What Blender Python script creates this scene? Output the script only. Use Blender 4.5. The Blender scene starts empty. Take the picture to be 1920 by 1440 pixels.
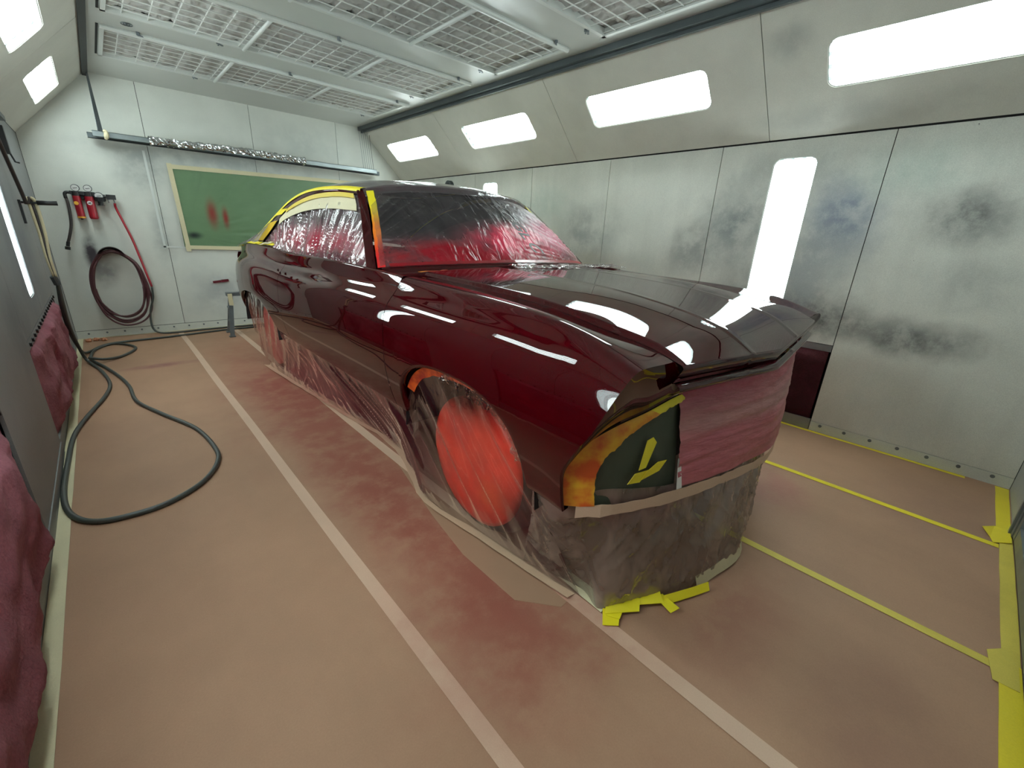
import bpy, bmesh, math, random
import numpy as np
from mathutils import Vector, Matrix, noise
from mathutils.geometry import tessellate_polygon
random.seed(7)
sc = bpy.context.scene
C = sc.collection

# ---------------------------------------------------------------- camera
cd = bpy.data.cameras.new('camera'); cam = bpy.data.objects.new('camera', cd); C.objects.link(cam)
right = Vector((0.73548, -0.67616, 0.04337)); down = Vector((-0.19431, -0.27181, -0.94253)); fwd = Vector((0.64909, 0.68478, -0.33130))
m = Matrix((right, -down, -fwd)).transposed().to_4x4(); m.translation = Vector((0, 0, 1.3))
cam.matrix_world = m
cd.sensor_width = 36; cd.lens = 14.95; cd.clip_start = .01
sc.camera = cam
# ---------------------------------------------------------------- world, exposure
w = bpy.data.worlds.new('world'); sc.world = w; w.use_nodes = True
w.node_tree.nodes['Background'].inputs[0].default_value = (.5, .55, .55, 1)
w.node_tree.nodes['Background'].inputs[1].default_value = .05
sc.view_settings.view_transform = 'Standard'; sc.view_settings.look = 'None'
sc.view_settings.gamma = 1; sc.view_settings.use_curve_mapping = False
sc.view_settings.exposure = -0.75
TUBE = 46.0
sc.cycles.use_denoising = True
sc.cycles.max_bounces = 10; sc.cycles.diffuse_bounces = 5; sc.cycles.glossy_bounces = 5
sc.cycles.transparent_max_bounces = 16; sc.cycles.transmission_bounces = 4
sc.cycles.caustics_reflective = False; sc.cycles.caustics_refractive = False
sc.cycles.sample_clamp_indirect = 6

# ---------------------------------------------------------------- materials
class NT:
    def __init__(s, name):
        s.m = bpy.data.materials.new(name); s.m.use_nodes = True
        s.t = s.m.node_tree; s.t.nodes.clear()
        s.out = s.t.nodes.new('ShaderNodeOutputMaterial')
    def n(s, typ, ins=None, **kw):
        nd = s.t.nodes.new(typ)
        for k, v in kw.items(): setattr(nd, k, v)
        for k, v in (ins or {}).items():
            if isinstance(v, bpy.types.NodeSocket): s.t.links.new(v, nd.inputs[k])
            else: nd.inputs[k].default_value = v
        return nd
    def surf(s, sock): s.t.links.new(sock, s.out.inputs[0]); return s.m
    def math(s, op, a, b=0.0, c=0.0, clamp=False):
        nd = s.n('ShaderNodeMath', operation=op, use_clamp=clamp)
        for i, v in enumerate((a, b, c)):
            if isinstance(v, bpy.types.NodeSocket): s.t.links.new(v, nd.inputs[i])
            else: nd.inputs[i].default_value = v
        return nd.outputs[0]
    def mix(s, f, a, b, mode='MIX'):
        nd = s.n('ShaderNodeMix', data_type='RGBA', blend_type=mode)
        for i, v in ((0, f), (6, a), (7, b)):
            if isinstance(v, bpy.types.NodeSocket): s.t.links.new(v, nd.inputs[i])
            else: nd.inputs[i].default_value = v
        return nd.outputs[2]
    def pos(s): return s.n('ShaderNodeNewGeometry').outputs['Position']
    def noise(s, scale, detail=3, rough=.5, vec=None, dist=0.0):
        nd = s.n('ShaderNodeTexNoise'); nd.inputs['Scale'].default_value = scale
        nd.inputs['Detail'].default_value = detail; nd.inputs['Roughness'].default_value = rough
        nd.inputs['Distortion'].default_value = dist
        s.t.links.new(vec if vec is not None else s.pos(), nd.inputs['Vector'])
        return nd
    def ramp(s, x, a, b, lo=0.0, hi=1.0, smooth=True):
        nd = s.n('ShaderNodeMapRange', interpolation_type='SMOOTHSTEP' if smooth else 'LINEAR')
        s.t.links.new(x, nd.inputs[0])
        for i, v in zip((1, 2, 3, 4), (a, b, lo, hi)): nd.inputs[i].default_value = v
        return nd.outputs[0]
    def bump(s, h, strength, dist=.01):
        nd = s.n('ShaderNodeBump'); nd.inputs['Strength'].default_value = strength; nd.inputs['Distance'].default_value = dist
        s.t.links.new(h, nd.inputs['Height']); return nd.outputs[0]
    def blob(s, c, r, warp=.5, wscale=3.0, soft=0.25):
        """soft colour spot, such as dried overspray: 1 at c, 0 beyond radii r, edge broken by noise"""
        nz = s.noise(wscale, 4, .6)
        off = s.n('ShaderNodeVectorMath', {0: nz.outputs['Color'], 1: (.5, .5, .5)}, operation='SUBTRACT').outputs[0]
        off = s.n('ShaderNodeVectorMath', {0: off}, operation='SCALE'); off.inputs['Scale'].default_value = warp * 2
        p = s.n('ShaderNodeVectorMath', {0: s.pos(), 1: tuple(c)}, operation='SUBTRACT').outputs[0]
        p = s.n('ShaderNodeVectorMath', {0: p, 1: tuple(r)}, operation='DIVIDE').outputs[0]
        p = s.n('ShaderNodeVectorMath', {0: p, 1: off.outputs[0]}, operation='ADD').outputs[0]
        d = s.n('ShaderNodeVectorMath', {0: p}, operation='LENGTH').outputs['Value']
        f = s.ramp(d, 1.15, soft*.2, 0, 1)
        if warp > .2:
            n2 = s.ramp(s.noise(wscale*2.2, 5, .65).outputs[0], .3, .6, .5, 1)
            f = s.math('MULTIPLY', f, n2)
        return f

def rgb(r, g, b): 
    f = lambda c: (c/255/12.92 if c/255 <= .04045 else ((c/255+.055)/1.055)**2.4)
    return (f(r), f(g), f(b), 1)

def simple(name, col, rough=.5, metal=0.0, bump=0.0, bscale=200, coat=0.0, var=0.0, vscale=6, emis=None, spec=.5):
    t = NT(name)
    c = col
    if var:
        nz = t.noise(vscale, 4).outputs[0]
        dk = tuple(x*(1-var) for x in col[:3]) + (1,)
        lt = tuple(min(1, x*(1+var)) for x in col[:3]) + (1,)
        c = t.mix(nz, dk, lt)
    b = t.n('ShaderNodeBsdfPrincipled', {'Base Color': c, 'Roughness': rough, 'Metallic': metal, 'Coat Weight': coat, 'Coat Roughness': .03, 'Specular IOR Level': spec})
    if emis: b.inputs['Emission Color'].default_value = emis[0]; b.inputs['Emission Strength'].default_value = emis[1]
    if bump: t.t.links.new(t.bump(t.noise(bscale, 3).outputs[0], bump, .004), b.inputs['Normal'])
    return t.surf(b.outputs[0])

def spray_mat(name, base, blobs, rough=.5, var=.06, vscale=2.0, grain=.12, gscale=260, bump=.25, bscale=180, metal=0.0, streak=None, spec=.4):
    """painted or papered surface with colour spots, mostly dried overspray, at fixed places"""
    t = NT(name)
    nz = t.noise(vscale, 5, .6).outputs[0]
    nzc = t.ramp(nz, .3, .7, 0, 1)
    c = t.mix(nzc, tuple(x*(1-var) for x in base[:3])+(1,), tuple(min(1, x*(1+var)) for x in base[:3])+(1,))
    if streak:
        pv = t.n('ShaderNodeVectorMath', {0: t.pos(), 1: streak}, operation='MULTIPLY').outputs[0]
        st = t.ramp(t.noise(1.0, 4, .6, vec=pv).outputs[0], .4, .75, 0, .22)
        c = t.mix(st, c, tuple(x*.6 for x in base[:3])+(1,))
    for (cc, rr, col, amt) in blobs:
        f = t.math('MULTIPLY', t.blob(cc, rr), amt, clamp=True)
        c = t.mix(f, c, col)
    g = t.noise(gscale, 2, .6).outputs[0]
    g2 = t.ramp(g, .25, .75, 1-grain, 1+grain, smooth=False)
    v = t.n('ShaderNodeHueSaturation', {'Color': c, 'Value': g2}).outputs[0]
    b = t.n('ShaderNodeBsdfPrincipled', {'Base Color': v, 'Roughness': rough, 'Metallic': metal, 'Specular IOR Level': spec})
    if bump: t.t.links.new(t.bump(t.noise(bscale, 2).outputs[0], bump, .003), b.inputs['Normal'])
    return t.surf(b.outputs[0])

def film_mat(name, haze, hcol, sprays, gloss=.9, rough=.12, bstr=.5, bvec=(9, 9, 2.5), opq=.8):
    """clear masking film: see-through where clean, coloured and milky where paint mist settled"""
    t = NT(name)
    col = hcol; op = None
    for (cc, rr, scol, amt) in sprays:
        f = t.math('MULTIPLY', t.blob(cc, rr, warp=.3, wscale=2.2), amt, clamp=True)
        col = t.mix(f, col, scol)
        op = f if op is None else t.math('MAXIMUM', op, f)
    wr = t.noise(1.0, 2.5, .5, vec=t.n('ShaderNodeVectorMath', {0: t.pos(), 1: bvec}, operation='MULTIPLY').outputs[0], dist=1.2).outputs[0]
    base = t.ramp(wr, .35, .75, haze*.7, haze*1.3)
    if op is not None: base = t.math('ADD', base, t.math('MULTIPLY', op, opq), clamp=True)
    bp = t.bump(wr, bstr, .03)
    df = t.n('ShaderNodeBsdfDiffuse', {'Color': col, 'Normal': bp}).outputs[0]
    tl = t.n('ShaderNodeBsdfTranslucent', {'Color': col, 'Normal': bp}).outputs[0]
    dd = t.n('ShaderNodeMixShader', {0: .35, 1: df, 2: tl}).outputs[0]
    tr = t.n('ShaderNodeBsdfTransparent').outputs[0]
    a = t.n('ShaderNodeMixShader', {0: base, 1: tr, 2: dd}).outputs[0]
    gl = t.n('ShaderNodeBsdfGlossy', {'Color': (1, 1, 1, 1), 'Roughness': rough, 'Normal': bp}).outputs[0]
    bf = t.n('ShaderNodeNewGeometry').outputs['Backfacing']
    fr = t.n('ShaderNodeFresnel', {'IOR': t.ramp(bf, 0, 1, 1.5, 1/1.5, smooth=False), 'Normal': bp}).outputs[0]
    fr = t.math('MULTIPLY', fr, gloss, clamp=True)
    return t.surf(t.n('ShaderNodeMixShader', {0: fr, 1: a, 2: gl}).outputs[0])

GREY = rgb(205, 207, 199); DK = rgb(72, 76, 80); BLU = rgb(96, 112, 140); SL = rgb(110, 118, 120); GRN = rgb(150, 175, 165)
M = {}
M['wall_right'] = spray_mat('wall_paint_right', rgb(220, 221, 212), [
    ((3.69, 1.445, 1.45), (.5, .30, .40), SL, .8), ((3.69, 1.75, 1.25), (.5, .28, .25), DK, .6),
    ((3.69, .76, 1.50), (.5, .32, .32), BLU, .85), ((3.69, 1.1, 1.8), (.5, .6, .2), SL, .4),
    ((3.69, .80, .84), (.5, .42, .24), rgb(30, 32, 36), 1), ((3.69, .25, .78), (.5, .45, .15), rgb(50, 52, 56), .85),
    ((3.69, .17, 1.50), (.5, .28, .2), rgb(70, 71, 73), .85), ((3.69, .05, 1.15), (.5, .3, .2), SL, .35),
    ((3.69, 2.9, 1.35), (.5, .5, .35), SL, .6), ((3.69, 1.2, 1.0), (.5, .5, .4), SL, .55), ((3.69, .85, 1.2), (.5, .35, .45), rgb(130, 138, 144), .6), ((3.69, .45, 1.75), (.5, .4, .2), GRN, .45),
    ((3.69, 3.6, 1.6), (.5, .7, .3), GRN, .4)], rough=.55, streak=(1, 5, .6))
M['wall_slant'] = spray_mat('wall_paint_slant', rgb(208, 207, 197), [
    ((3.3, 1.15, 2.45), (.5, .16, .1), SL, .45), ((3.5, .9, 2.1), (.5, .8, .1), SL, .3)], rough=.5, grain=.07)
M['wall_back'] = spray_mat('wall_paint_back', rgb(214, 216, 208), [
    ((.50, 6.6, 1.80), (.28, .5, .28), SL, .6), ((.56, 6.6, 1.1), (.12, .5, .5), SL, .45),
    ((1.3, 6.6, 1.98), (1.4, .5, .16), rgb(130, 138, 140), .6), ((1.05, 6.6, .45), (.5, .5, .35), rgb(135, 142, 148), .55),
    ((-.085, 6.6, .90), (.075, .5, .26), rgb(62, 54, 60), 1.3), ((.0, 6.6, .72), (.13, .5, .2), rgb(90, 84, 86), .8), ((2.3, 6.6, 2.3), (.7, .5, .3), rgb(170, 176, 172), .5)], rough=.5, grain=.09)  # two dark spots form a triangle near the left corner
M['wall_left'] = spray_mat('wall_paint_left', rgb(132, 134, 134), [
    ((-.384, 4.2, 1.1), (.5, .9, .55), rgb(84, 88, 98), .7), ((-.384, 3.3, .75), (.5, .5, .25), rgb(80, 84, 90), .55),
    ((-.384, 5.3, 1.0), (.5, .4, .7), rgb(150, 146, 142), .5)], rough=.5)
M['wall_front'] = spray_mat('wall_paint_front', rgb(170, 174, 170), [((3.3, -.44, .35), (.4, .5, .3), SL, .4)], rough=.5)
M['ceiling'] = simple('ceiling_paint', rgb(196, 199, 194), .32, bump=.1, bscale=90, var=.04, spec=.6)
M['white_metal'] = simple('white_metal', rgb(214, 218, 214), .35, var=.05)
M['wire'] = simple('wire_white', rgb(220, 222, 218), .4)
M['gun'] = simple('gunmetal', rgb(78, 84, 86), .4, .5, var=.25, vscale=3)
M['black'] = simple('black_rubber', rgb(22, 22, 24), .5)
M['dark'] = simple('dark_gap', rgb(18, 16, 17), .8)
M['galv'] = simple('galvanised', rgb(150, 158, 160), .35, .7, var=.2, vscale=12)
M['steel'] = simple('worn_steel', rgb(120, 126, 130), .4, .6, var=.3, vscale=15)
M['foil'] = simple('foil', rgb(225, 228, 230), .22, 1.0)
M['reflector'] = simple('lamp_reflector', rgb(240, 246, 246), .5)
M['tube'] = simple('fluorescent_tube', (1, 1, 1, 1), .5, emis=((.90, 1, .99, 1), TUBE))
M['batten'] = simple('batten_white', rgb(225, 235, 235), .4)
t = NT('lamp_glass')
M['glass'] = t.surf(t.n('ShaderNodeMixShader', {0: t.math('MULTIPLY', t.n('ShaderNodeFresnel', {'IOR': 1.3}).outputs[0], .35), 1: t.n('ShaderNodeBsdfTransparent', {'Color': (.97, 1, .995, 1)}).outputs[0],
      2: t.n('ShaderNodeBsdfGlossy', {'Roughness': .02}).outputs[0]}).outputs[0])
t = NT('filter_media')
b = t.n('ShaderNodeBsdfPrincipled', {'Base Color': t.mix(t.noise(5, 5).outputs[0], rgb(178, 177, 173), rgb(202, 201, 197)), 'Roughness': .85})
t.t.links.new(t.bump(t.noise(55, 4, .6, dist=.6).outputs[0], .35, .006), b.inputs['Normal']); M['media'] = t.surf(b.outputs[0])
RED = rgb(120, 22, 40)
M['floor'] = simple('concrete', rgb(110, 105, 98), .8, var=.2)
KR = rgb(163, 127, 102)
RS = rgb(128, 70, 58)
M['paper'] = spray_mat('kraft_paper', KR, [
    ((1.25, 3.3, 0), (.95, 2.2, .5), rgb(136, 78, 64), .75), ((.80, .95, 0), (.30, .55, .5), RS, .8), ((.86, .75, 0), (.5, .4, .5), RS, .6),
    ((.20, 5.0, 0), (.35, .10, .5), rgb(120, 60, 72), .7), ((2.55, .53, 0), (.35, .25, .5), rgb(150, 86, 82), .6), ((1.45, .30, 0), (.5, .25, .5), rgb(126, 76, 62), .6),
    ((.85, 1.9, 0), (.36, 1.6, .5), RS, .95), ((.9, 3.6, 0), (.4, 1.3, .5), rgb(126, 64, 54), .9), ((1.3, -.15, 0), (.5, .25, .5), rgb(128, 92, 78), .5), ((.3, .3, 0), (.7, .6, .5), rgb(142, 104, 82), .6), ((3.0, -.2, 0), (.7, .4, .5), rgb(140, 108, 90), .6), ((1.0, 5.2, 0), (.7, 1.0, .5), rgb(146, 92, 72), .6)],
    rough=.62, var=.07, vscale=1.6, grain=.05, gscale=200, bump=.12, bscale=60, streak=(3.0, .9, 1), spec=.25)
M['tape_tan'] = spray_mat('tape_tan', rgb(205, 172, 148), [((.86, .8, 0), (.6, .7, .5), rgb(160, 96, 84), .6)], rough=.5, grain=.04, bump=.1)
M['tape_cream'] = spray_mat('tape_cream', rgb(214, 204, 168), [], rough=.5, grain=.05, bump=.3, bscale=60)
M['tape_pink'] = spray_mat('tape_cream_sprayed', rgb(214, 180, 150), [((1.0, 3.2, 0), (.5, 1.6, .5), rgb(196, 120, 104), .7)], rough=.5, grain=.05, bump=.3, bscale=60)
M['tape_yellow'] = spray_mat('tape_yellow', rgb(232, 210, 50), [], rough=.45, grain=.05, bump=.3, bscale=70)
M['tape_yellow_dusty'] = spray_mat('tape_yellow_dusty', rgb(214, 194, 84), [], rough=.5, var=.12, grain=.06, bump=.2)
M['filter_pink'] = spray_mat('overspray_filter', rgb(144, 88, 98), [
    ((-.34, 4.1, .3), (.5, .18, .5), rgb(110, 18, 40), .85), ((-.34, 4.9, .2), (.5, .35, .4), rgb(96, 16, 36), .8), ((-.34, 3.6, .2), (.5, .16, .3), rgb(122, 40, 56), .7),
    ((-.34, 2.0, .2), (.5, .7, .28), rgb(120, 52, 64), .85), ((-.34, 1.2, .3), (.5, .5, .4), rgb(116, 56, 66), .8), ((-.34, .6, .1), (.5, .5, .3), rgb(100, 50, 58), .8)], rough=.95, var=.14, vscale=9, grain=.2, gscale=120, bump=.9, bscale=70)
M['filter_dark'] = spray_mat('overspray_filter_dark', rgb(60, 14, 24), [((3.7, 1.2, .58), (.5, 1.2, .08), rgb(120, 70, 78), .7)], rough=.95, var=.25, vscale=12, grain=.25, gscale=120, bump=.9, bscale=70)
t = NT('green_film')
nz = t.noise(1.0, 4, .6, vec=t.n('ShaderNodeVectorMath', {0: t.pos(), 1: (3, 1, 7)}, operation='MULTIPLY').outputs[0]).outputs[0]
c = t.mix(nz, rgb(86, 112, 82), rgb(104, 130, 96))
for cc, rr, col, amt in [((1.08, 6.6, 1.38), (.075, .5, .21), rgb(120, 30, 26), .95), ((1.215, 6.6, 1.34), (.045, .5, .16), rgb(120, 24, 22), .95), ((.86, 6.6, 1.125), (.10, .5, .055), rgb(16, 28, 30), 1)]:
    c = t.mix(t.math('MULTIPLY', t.blob(cc, rr, warp=.12, wscale=9), amt), c, col)
b = t.n('ShaderNodeBsdfPrincipled', {'Base Color': c, 'Roughness': .35})
M['green_film'] = t.surf(b.outputs[0])
# car
t = NT('candy_red_paint')
fl = t.noise(900, 2).outputs[0]
bc = t.mix(t.ramp(fl, .45, .7), (.026, .0002, .0010, 1), (.037, .0003, .0015, 1))
b = t.n('ShaderNodeBsdfPrincipled', {'Base Color': bc, 'Roughness': .4, 'Metallic': 0.0, 'Coat Weight': 1.0, 'Coat Roughness': .006, 'Coat IOR': 1.42, 'Specular IOR Level': 0.0})
M['paint'] = t.surf(b.outputs[0])
M['inner'] = simple('wheelhouse_black', rgb(20, 12, 13), .7)
M['tyre'] = simple('tyre', rgb(26, 22, 22), .7)
M['wheel_red'] = spray_mat('wheel_bag_red', rgb(235, 60, 42), [((.98, 1.4, .5), (.2, .14, .12), rgb(190, 24, 30), .8), ((.98, 1.15, .25), (.2, .12, .1), rgb(246, 110, 60), .6)], rough=.4, var=.12, vscale=7, grain=.03)
M['wheel_red2'] = spray_mat('wheel_bag_rose', rgb(214, 84, 84), [], rough=.45, var=.1, vscale=7, grain=.03)
YEL = rgb(238, 220, 40)
t = NT('tape_faded_pillar')
z = t.n('ShaderNodeSeparateXYZ', {0: t.pos()}).outputs[2]
c = t.mix(t.ramp(z, 1.44, 1.30), YEL, rgb(226, 120, 24)); c = t.mix(t.ramp(z, 1.30, 1.16), c, rgb(196, 22, 22))
M['tape_fade'] = t.surf(t.n('ShaderNodeBsdfPrincipled', {'Base Color': c, 'Roughness': .4}).outputs[0])
t = NT('tape_orange')
c = t.mix(t.ramp(t.noise(9, 4).outputs[0], .4, .65), rgb(216, 160, 40), rgb(190, 74, 24))
M['tape_orange'] = t.surf(t.n('ShaderNodeBsdfPrincipled', {'Base Color': c, 'Roughness': .45}).outputs[0])
t = NT('tape_arch')
c = t.mix(t.ramp(t.noise(14, 4).outputs[0], .4, .65), rgb(200, 84, 26), rgb(140, 20, 16))
M['tape_arch'] = t.surf(t.n('ShaderNodeBsdfPrincipled', {'Base Color': c, 'Roughness': .4}).outputs[0])
M['tape_clean'] = simple('tape_bright_yellow', YEL, .4, bump=.2, bscale=60)
M['green_paper'] = simple('dark_green_paper', rgb(62, 66, 52), .6, var=.25, vscale=5, bump=.4, bscale=14)
M['white_edge'] = simple('paper_white_edge', rgb(225, 220, 215), .6)
t = NT('grille_paper')
z = t.n('ShaderNodeSeparateXYZ', {0: t.pos()}).outputs[2]
st = t.noise(1.0, 4, .6, vec=t.n('ShaderNodeVectorMath', {0: t.pos(), 1: (4, 4, 22)}, operation='MULTIPLY').outputs[0]).outputs[0]
z2 = t.math('ADD', z, t.math('MULTIPLY', t.math('SUBTRACT', st, .5), .12))
c = t.mix(t.ramp(z2, .60, .86), rgb(184, 150, 142), rgb(150, 40, 62)); c = t.mix(t.ramp(z2, .74, .64), c, rgb(172, 90, 98))
b = t.n('ShaderNodeBsdfPrincipled', {'Base Color': c, 'Roughness': .38}); t.t.links.new(t.bump(st, .5, .02), b.inputs['Normal'])
M['grille_paper'] = t.surf(b.outputs[0])
M['film_roof'] = film_mat('film_roof', .30, rgb(150, 142, 146), [((1.2, 4.4, 1.2), (.4, .8, .3), rgb(190, 176, 180), .6), ((1.85, 3, 1.6), (1.2, 1.6, .2), rgb(128, 120, 124), .35)], gloss=1.0, rough=.16, bstr=.35, bvec=(5, 2, 5), opq=.5)
M['film_windshield'] = film_mat('film_windshield', .30, rgb(120, 112, 116), [
    ((2.55, 2.5, 1.45), (.55, .7, .24), rgb(206, 190, 196), 1.3), ((1.85, 2.2, 1.17), (1.1, .6, .13), rgb(150, 8, 30), 1.8), ((2.0, 2.3, 1.27), (.50, .5, .12), rgb(244, 70, 100), 1.9),
    ((2.50, 2.3, 1.30), (.45, .5, .16), rgb(230, 140, 160), 1.5), ((1.15, 2.3, 1.15), (.2, .3, .1), rgb(170, 10, 20), .9)],
    gloss=.75, rough=.32, bstr=.6, bvec=(14, 4, 6), opq=.75)
M['film_side'] = film_mat('film_side', .45, rgb(170, 150, 156), [((1.05, 3.1, 1.20), (.3, 1.5, .15), rgb(176, 30, 60), .95), ((1.0, 2.5, 1.12), (.2, .8, .06), rgb(70, 10, 24), .9)], gloss=1.0, rough=.10, bstr=.3, bvec=(3, 14, 2), opq=.8)
M['film_skirt'] = film_mat('film_skirt', .14, rgb(104, 40, 50), [((1.0, 2.35, .25), (.5, .80, .7), rgb(104, 28, 42), 1.8), ((1.0, 3.35, .3), (.5, .95, .7), rgb(128, 36, 56), 1.8), ((1.0, 4.5, .3), (.4, .55, .4), rgb(196, 54, 66), .9),
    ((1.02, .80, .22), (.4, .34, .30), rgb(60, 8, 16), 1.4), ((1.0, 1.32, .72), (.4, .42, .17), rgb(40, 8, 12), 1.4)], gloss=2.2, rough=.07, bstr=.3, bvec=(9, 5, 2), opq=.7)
M['film_front'] = film_mat('film_front', .66, rgb(168, 146, 132), [((1.2, .6, .45), (.6, .4, .12), rgb(150, 96, 100), .5), ((2.1, .5, .25), (.4, .4, .3), rgb(160, 148, 142), .5)], gloss=1.1, rough=.12, bstr=.7, bvec=(9, 9, 4), opq=.5)
M['hose'] = simple('hose_grey', rgb(62, 66, 62), .45)
M['hose_red'] = simple('hose_red', rgb(150, 24, 38), .4)
M['hose_maroon'] = simple('hose_maroon', rgb(74, 36, 40), .45, var=.3, vscale=10)
M['hose_dark'] = simple('hose_dark', rgb(48, 40, 38), .5)
M['wrap'] = simple('hose_wrap_beige', rgb(206, 194, 158), .7, bump=.8, bscale=120)
M['cup_red'] = simple('filter_bowl_red', rgb(140, 10, 28), .35, var=.1)
M['dial'] = simple('dial_white', rgb(225, 225, 222), .5)
M['chrome'] = simple('chrome', rgb(200, 200, 200), .2, 1.0)
M['gold'] = simple('band_yellow', rgb(226, 168, 60), .4)
M['paper_scrap'] = simple('scrap_tan', rgb(190, 130, 96), .6, bump=.6, bscale=30)
M['ink'] = simple('ink', rgb(44, 24, 30), .5)

# ---------------------------------------------------------------- helpers
def tag(o, label, cat, group=None, kind=None):
    o['label'] = label; o['category'] = cat
    if group: o['group'] = group
    if kind: o['kind'] = kind
    return o
def empty(name, loc=(0, 0, 0)):
    o = bpy.data.objects.new(name, None); o.location = loc; o.empty_display_size = .1; C.objects.link(o); return o
def mesh(name, verts, faces, mat, parent=None, smooth=False, mats=None, fmat=None):
    me = bpy.data.meshes.new(name); me.from_pydata([tuple(v) for v in verts], [], faces)
    for mm in (mats or [mat]): me.materials.append(mm)
    if fmat: me.polygons.foreach_set('material_index', fmat)
    if smooth: me.polygons.foreach_set('use_smooth', [True]*len(me.polygons))
    me.update()
    o = bpy.data.objects.new(name, me); C.objects.link(o)
    put(o, parent); return o
def put(o, parent):
    if parent is not None:
        o.parent = parent
        pl = Vector((0, 0, 0)); q = parent
        while q is not None: pl += q.location; q = q.parent
        o.location = o.location - pl
class MB:
    def __init__(s): s.v = []; s.f = []
    def add(s, v, f):
        k = len(s.v); s.v += [Vector(x) for x in v]; s.f += [tuple(i+k for i in g) for g in f]
    def box(s, a, b):
        x0, y0, z0 = a; x1, y1, z1 = b
        s.add([(x0,y0,z0),(x1,y0,z0),(x1,y1,z0),(x0,y1,z0),(x0,y0,z1),(x1,y0,z1),(x1,y1,z1),(x0,y1,z1)],
              [(0,3,2,1),(4,5,6,7),(0,1,5,4),(1,2,6,5),(2,3,7,6),(3,0,4,7)])
    def obox(s, c, X, Y, Z, hx, hy, hz):
        c = Vector(c); X = Vector(X)*hx; Y = Vector(Y)*hy; Z = Vector(Z)*hz
        s.add([c-X-Y-Z, c+X-Y-Z, c+X+Y-Z, c-X+Y-Z, c-X-Y+Z, c+X-Y+Z, c+X+Y+Z, c-X+Y+Z],
              [(0,3,2,1),(4,5,6,7),(0,1,5,4),(1,2,6,5),(2,3,7,6),(3,0,4,7)])
    def tube(s, pts, r, n=8, caps=True):
        pts = [Vector(p) for p in pts]; k = len(s.v); m_ = len(pts)
        rs = r if hasattr(r, '__len__') else [r]*m_
        nrm = None
        for i, p in enumerate(pts):
            tdir = (pts[min(i+1, m_-1)] - pts[max(i-1, 0)]).normalized()
            if nrm is None:
                a = Vector((0, 0, 1)) if abs(tdir.z) < .9 else Vector((1, 0, 0))
                nrm = tdir.cross(a).normalized()
            nrm = (nrm - tdir*nrm.dot(tdir)).normalized(); bn = tdir.cross(nrm)
            for j in range(n):
                a = 2*math.pi*j/n; s.v.append(p + (nrm*math.cos(a)+bn*math.sin(a))*rs[i])
        for i in range(m_-1):
            for j in range(n):
                s.f.append((k+i*n+j, k+i*n+(j+1) % n, k+(i+1)*n+(j+1) % n, k+(i+1)*n+j))
        if caps: s.f.append(tuple(k+j for j in range(n))[::-1]); s.f.append(tuple(k+(m_-1)*n+j for j in range(n)))
    def disc(s, c, axis, r, h, n=20, r2=None):
        c = Vector(c); s.tube([c, c+Vector(axis).normalized()*h], [r, r2 if r2 is not None else r], n)
    def build(s, name, mat, parent=None, smooth=False):
        return mesh(name, s.v, s.f, mat, parent, smooth)
def cat(keys, n):
    """Catmull-Rom through the keys, n samples per span"""
    P = [Vector(k) for k in keys]; P = [2*P[0]-P[1]] + P + [2*P[-1]-P[-2]]; out = []
    for i in range(1, len(P)-2):
        for j in range(n):
            t = j/n; a, b, c, d = P[i-1:i+3]
            out.append(.5*((2*b)+(c-a)*t+(2*a-5*b+4*c-d)*t*t+(-a+3*b-3*c+d)*t**3))
    out.append(P[-2]); return out
def resample(pts, n):
    P = np.array([tuple(p) for p in pts]); d = np.r_[0, np.cumsum(np.linalg.norm(np.diff(P, axis=0), axis=1))]
    s = np.linspace(0, d[-1], n); return np.stack([np.interp(s, d, P[:, i]) for i in range(P.shape[1])], 1)
def curve(keys, n): return resample(cat(keys, 12), n)
def grid(name, G, mat, parent=None, smooth=True, flip=False):
    G = np.asarray(G); a, b = G.shape[:2]
    f = []
    for i in range(a-1):
        for j in range(b-1):
            q = (i*b+j, i*b+j+1, (i+1)*b+j+1, (i+1)*b+j); f.append(q[::-1] if flip else q)
    return mesh(name, G.reshape(-1, 3).tolist(), f, mat, parent, smooth)
def ribbon(name, pts, width, side, mat, parent=None, lift=(0, 0, 0), th=.0012, jit=0.0):
    """strip of tape: follows pts, spreads by width along side (vector or list of vectors)"""
    pts = [Vector(p)+Vector(lift) for p in pts]; n = len(pts); v = []; f = []
    for i, p in enumerate(pts):
        s_ = Vector(side[i] if hasattr(side[0], '__len__') else side).normalized()*width
        td = (pts[min(i+1, n-1)]-pts[max(i-1, 0)]).normalized(); nn = td.cross(s_).normalized()*th
        e = s_*(jit*(random.random()-.5)); v += [p-e, p+s_+e, p+s_+e+nn, p-e+nn]
    for i in range(n-1):
        k = 4*i
        for a in range(4): f.append((k+a, k+(a+1) % 4, k+4+(a+1) % 4, k+4+a))
    f += [(3, 2, 1, 0), (4*n-4, 4*n-3, 4*n-2, 4*n-1)]
    return mesh(name, v, f, mat, parent)
def rr(u0, u1, v0, v1, r, n=7):
    out = []
    for cx, cy, a0 in ((u1-r, v1-r, 0), (u0+r, v1-r, 90), (u0+r, v0+r, 180), (u1-r, v0+r, 270)):
        for i in range(n+1):
            a = math.radians(a0+90*i/n); out.append((cx+r*math.cos(a), cy+r*math.sin(a)))
    return out
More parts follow.
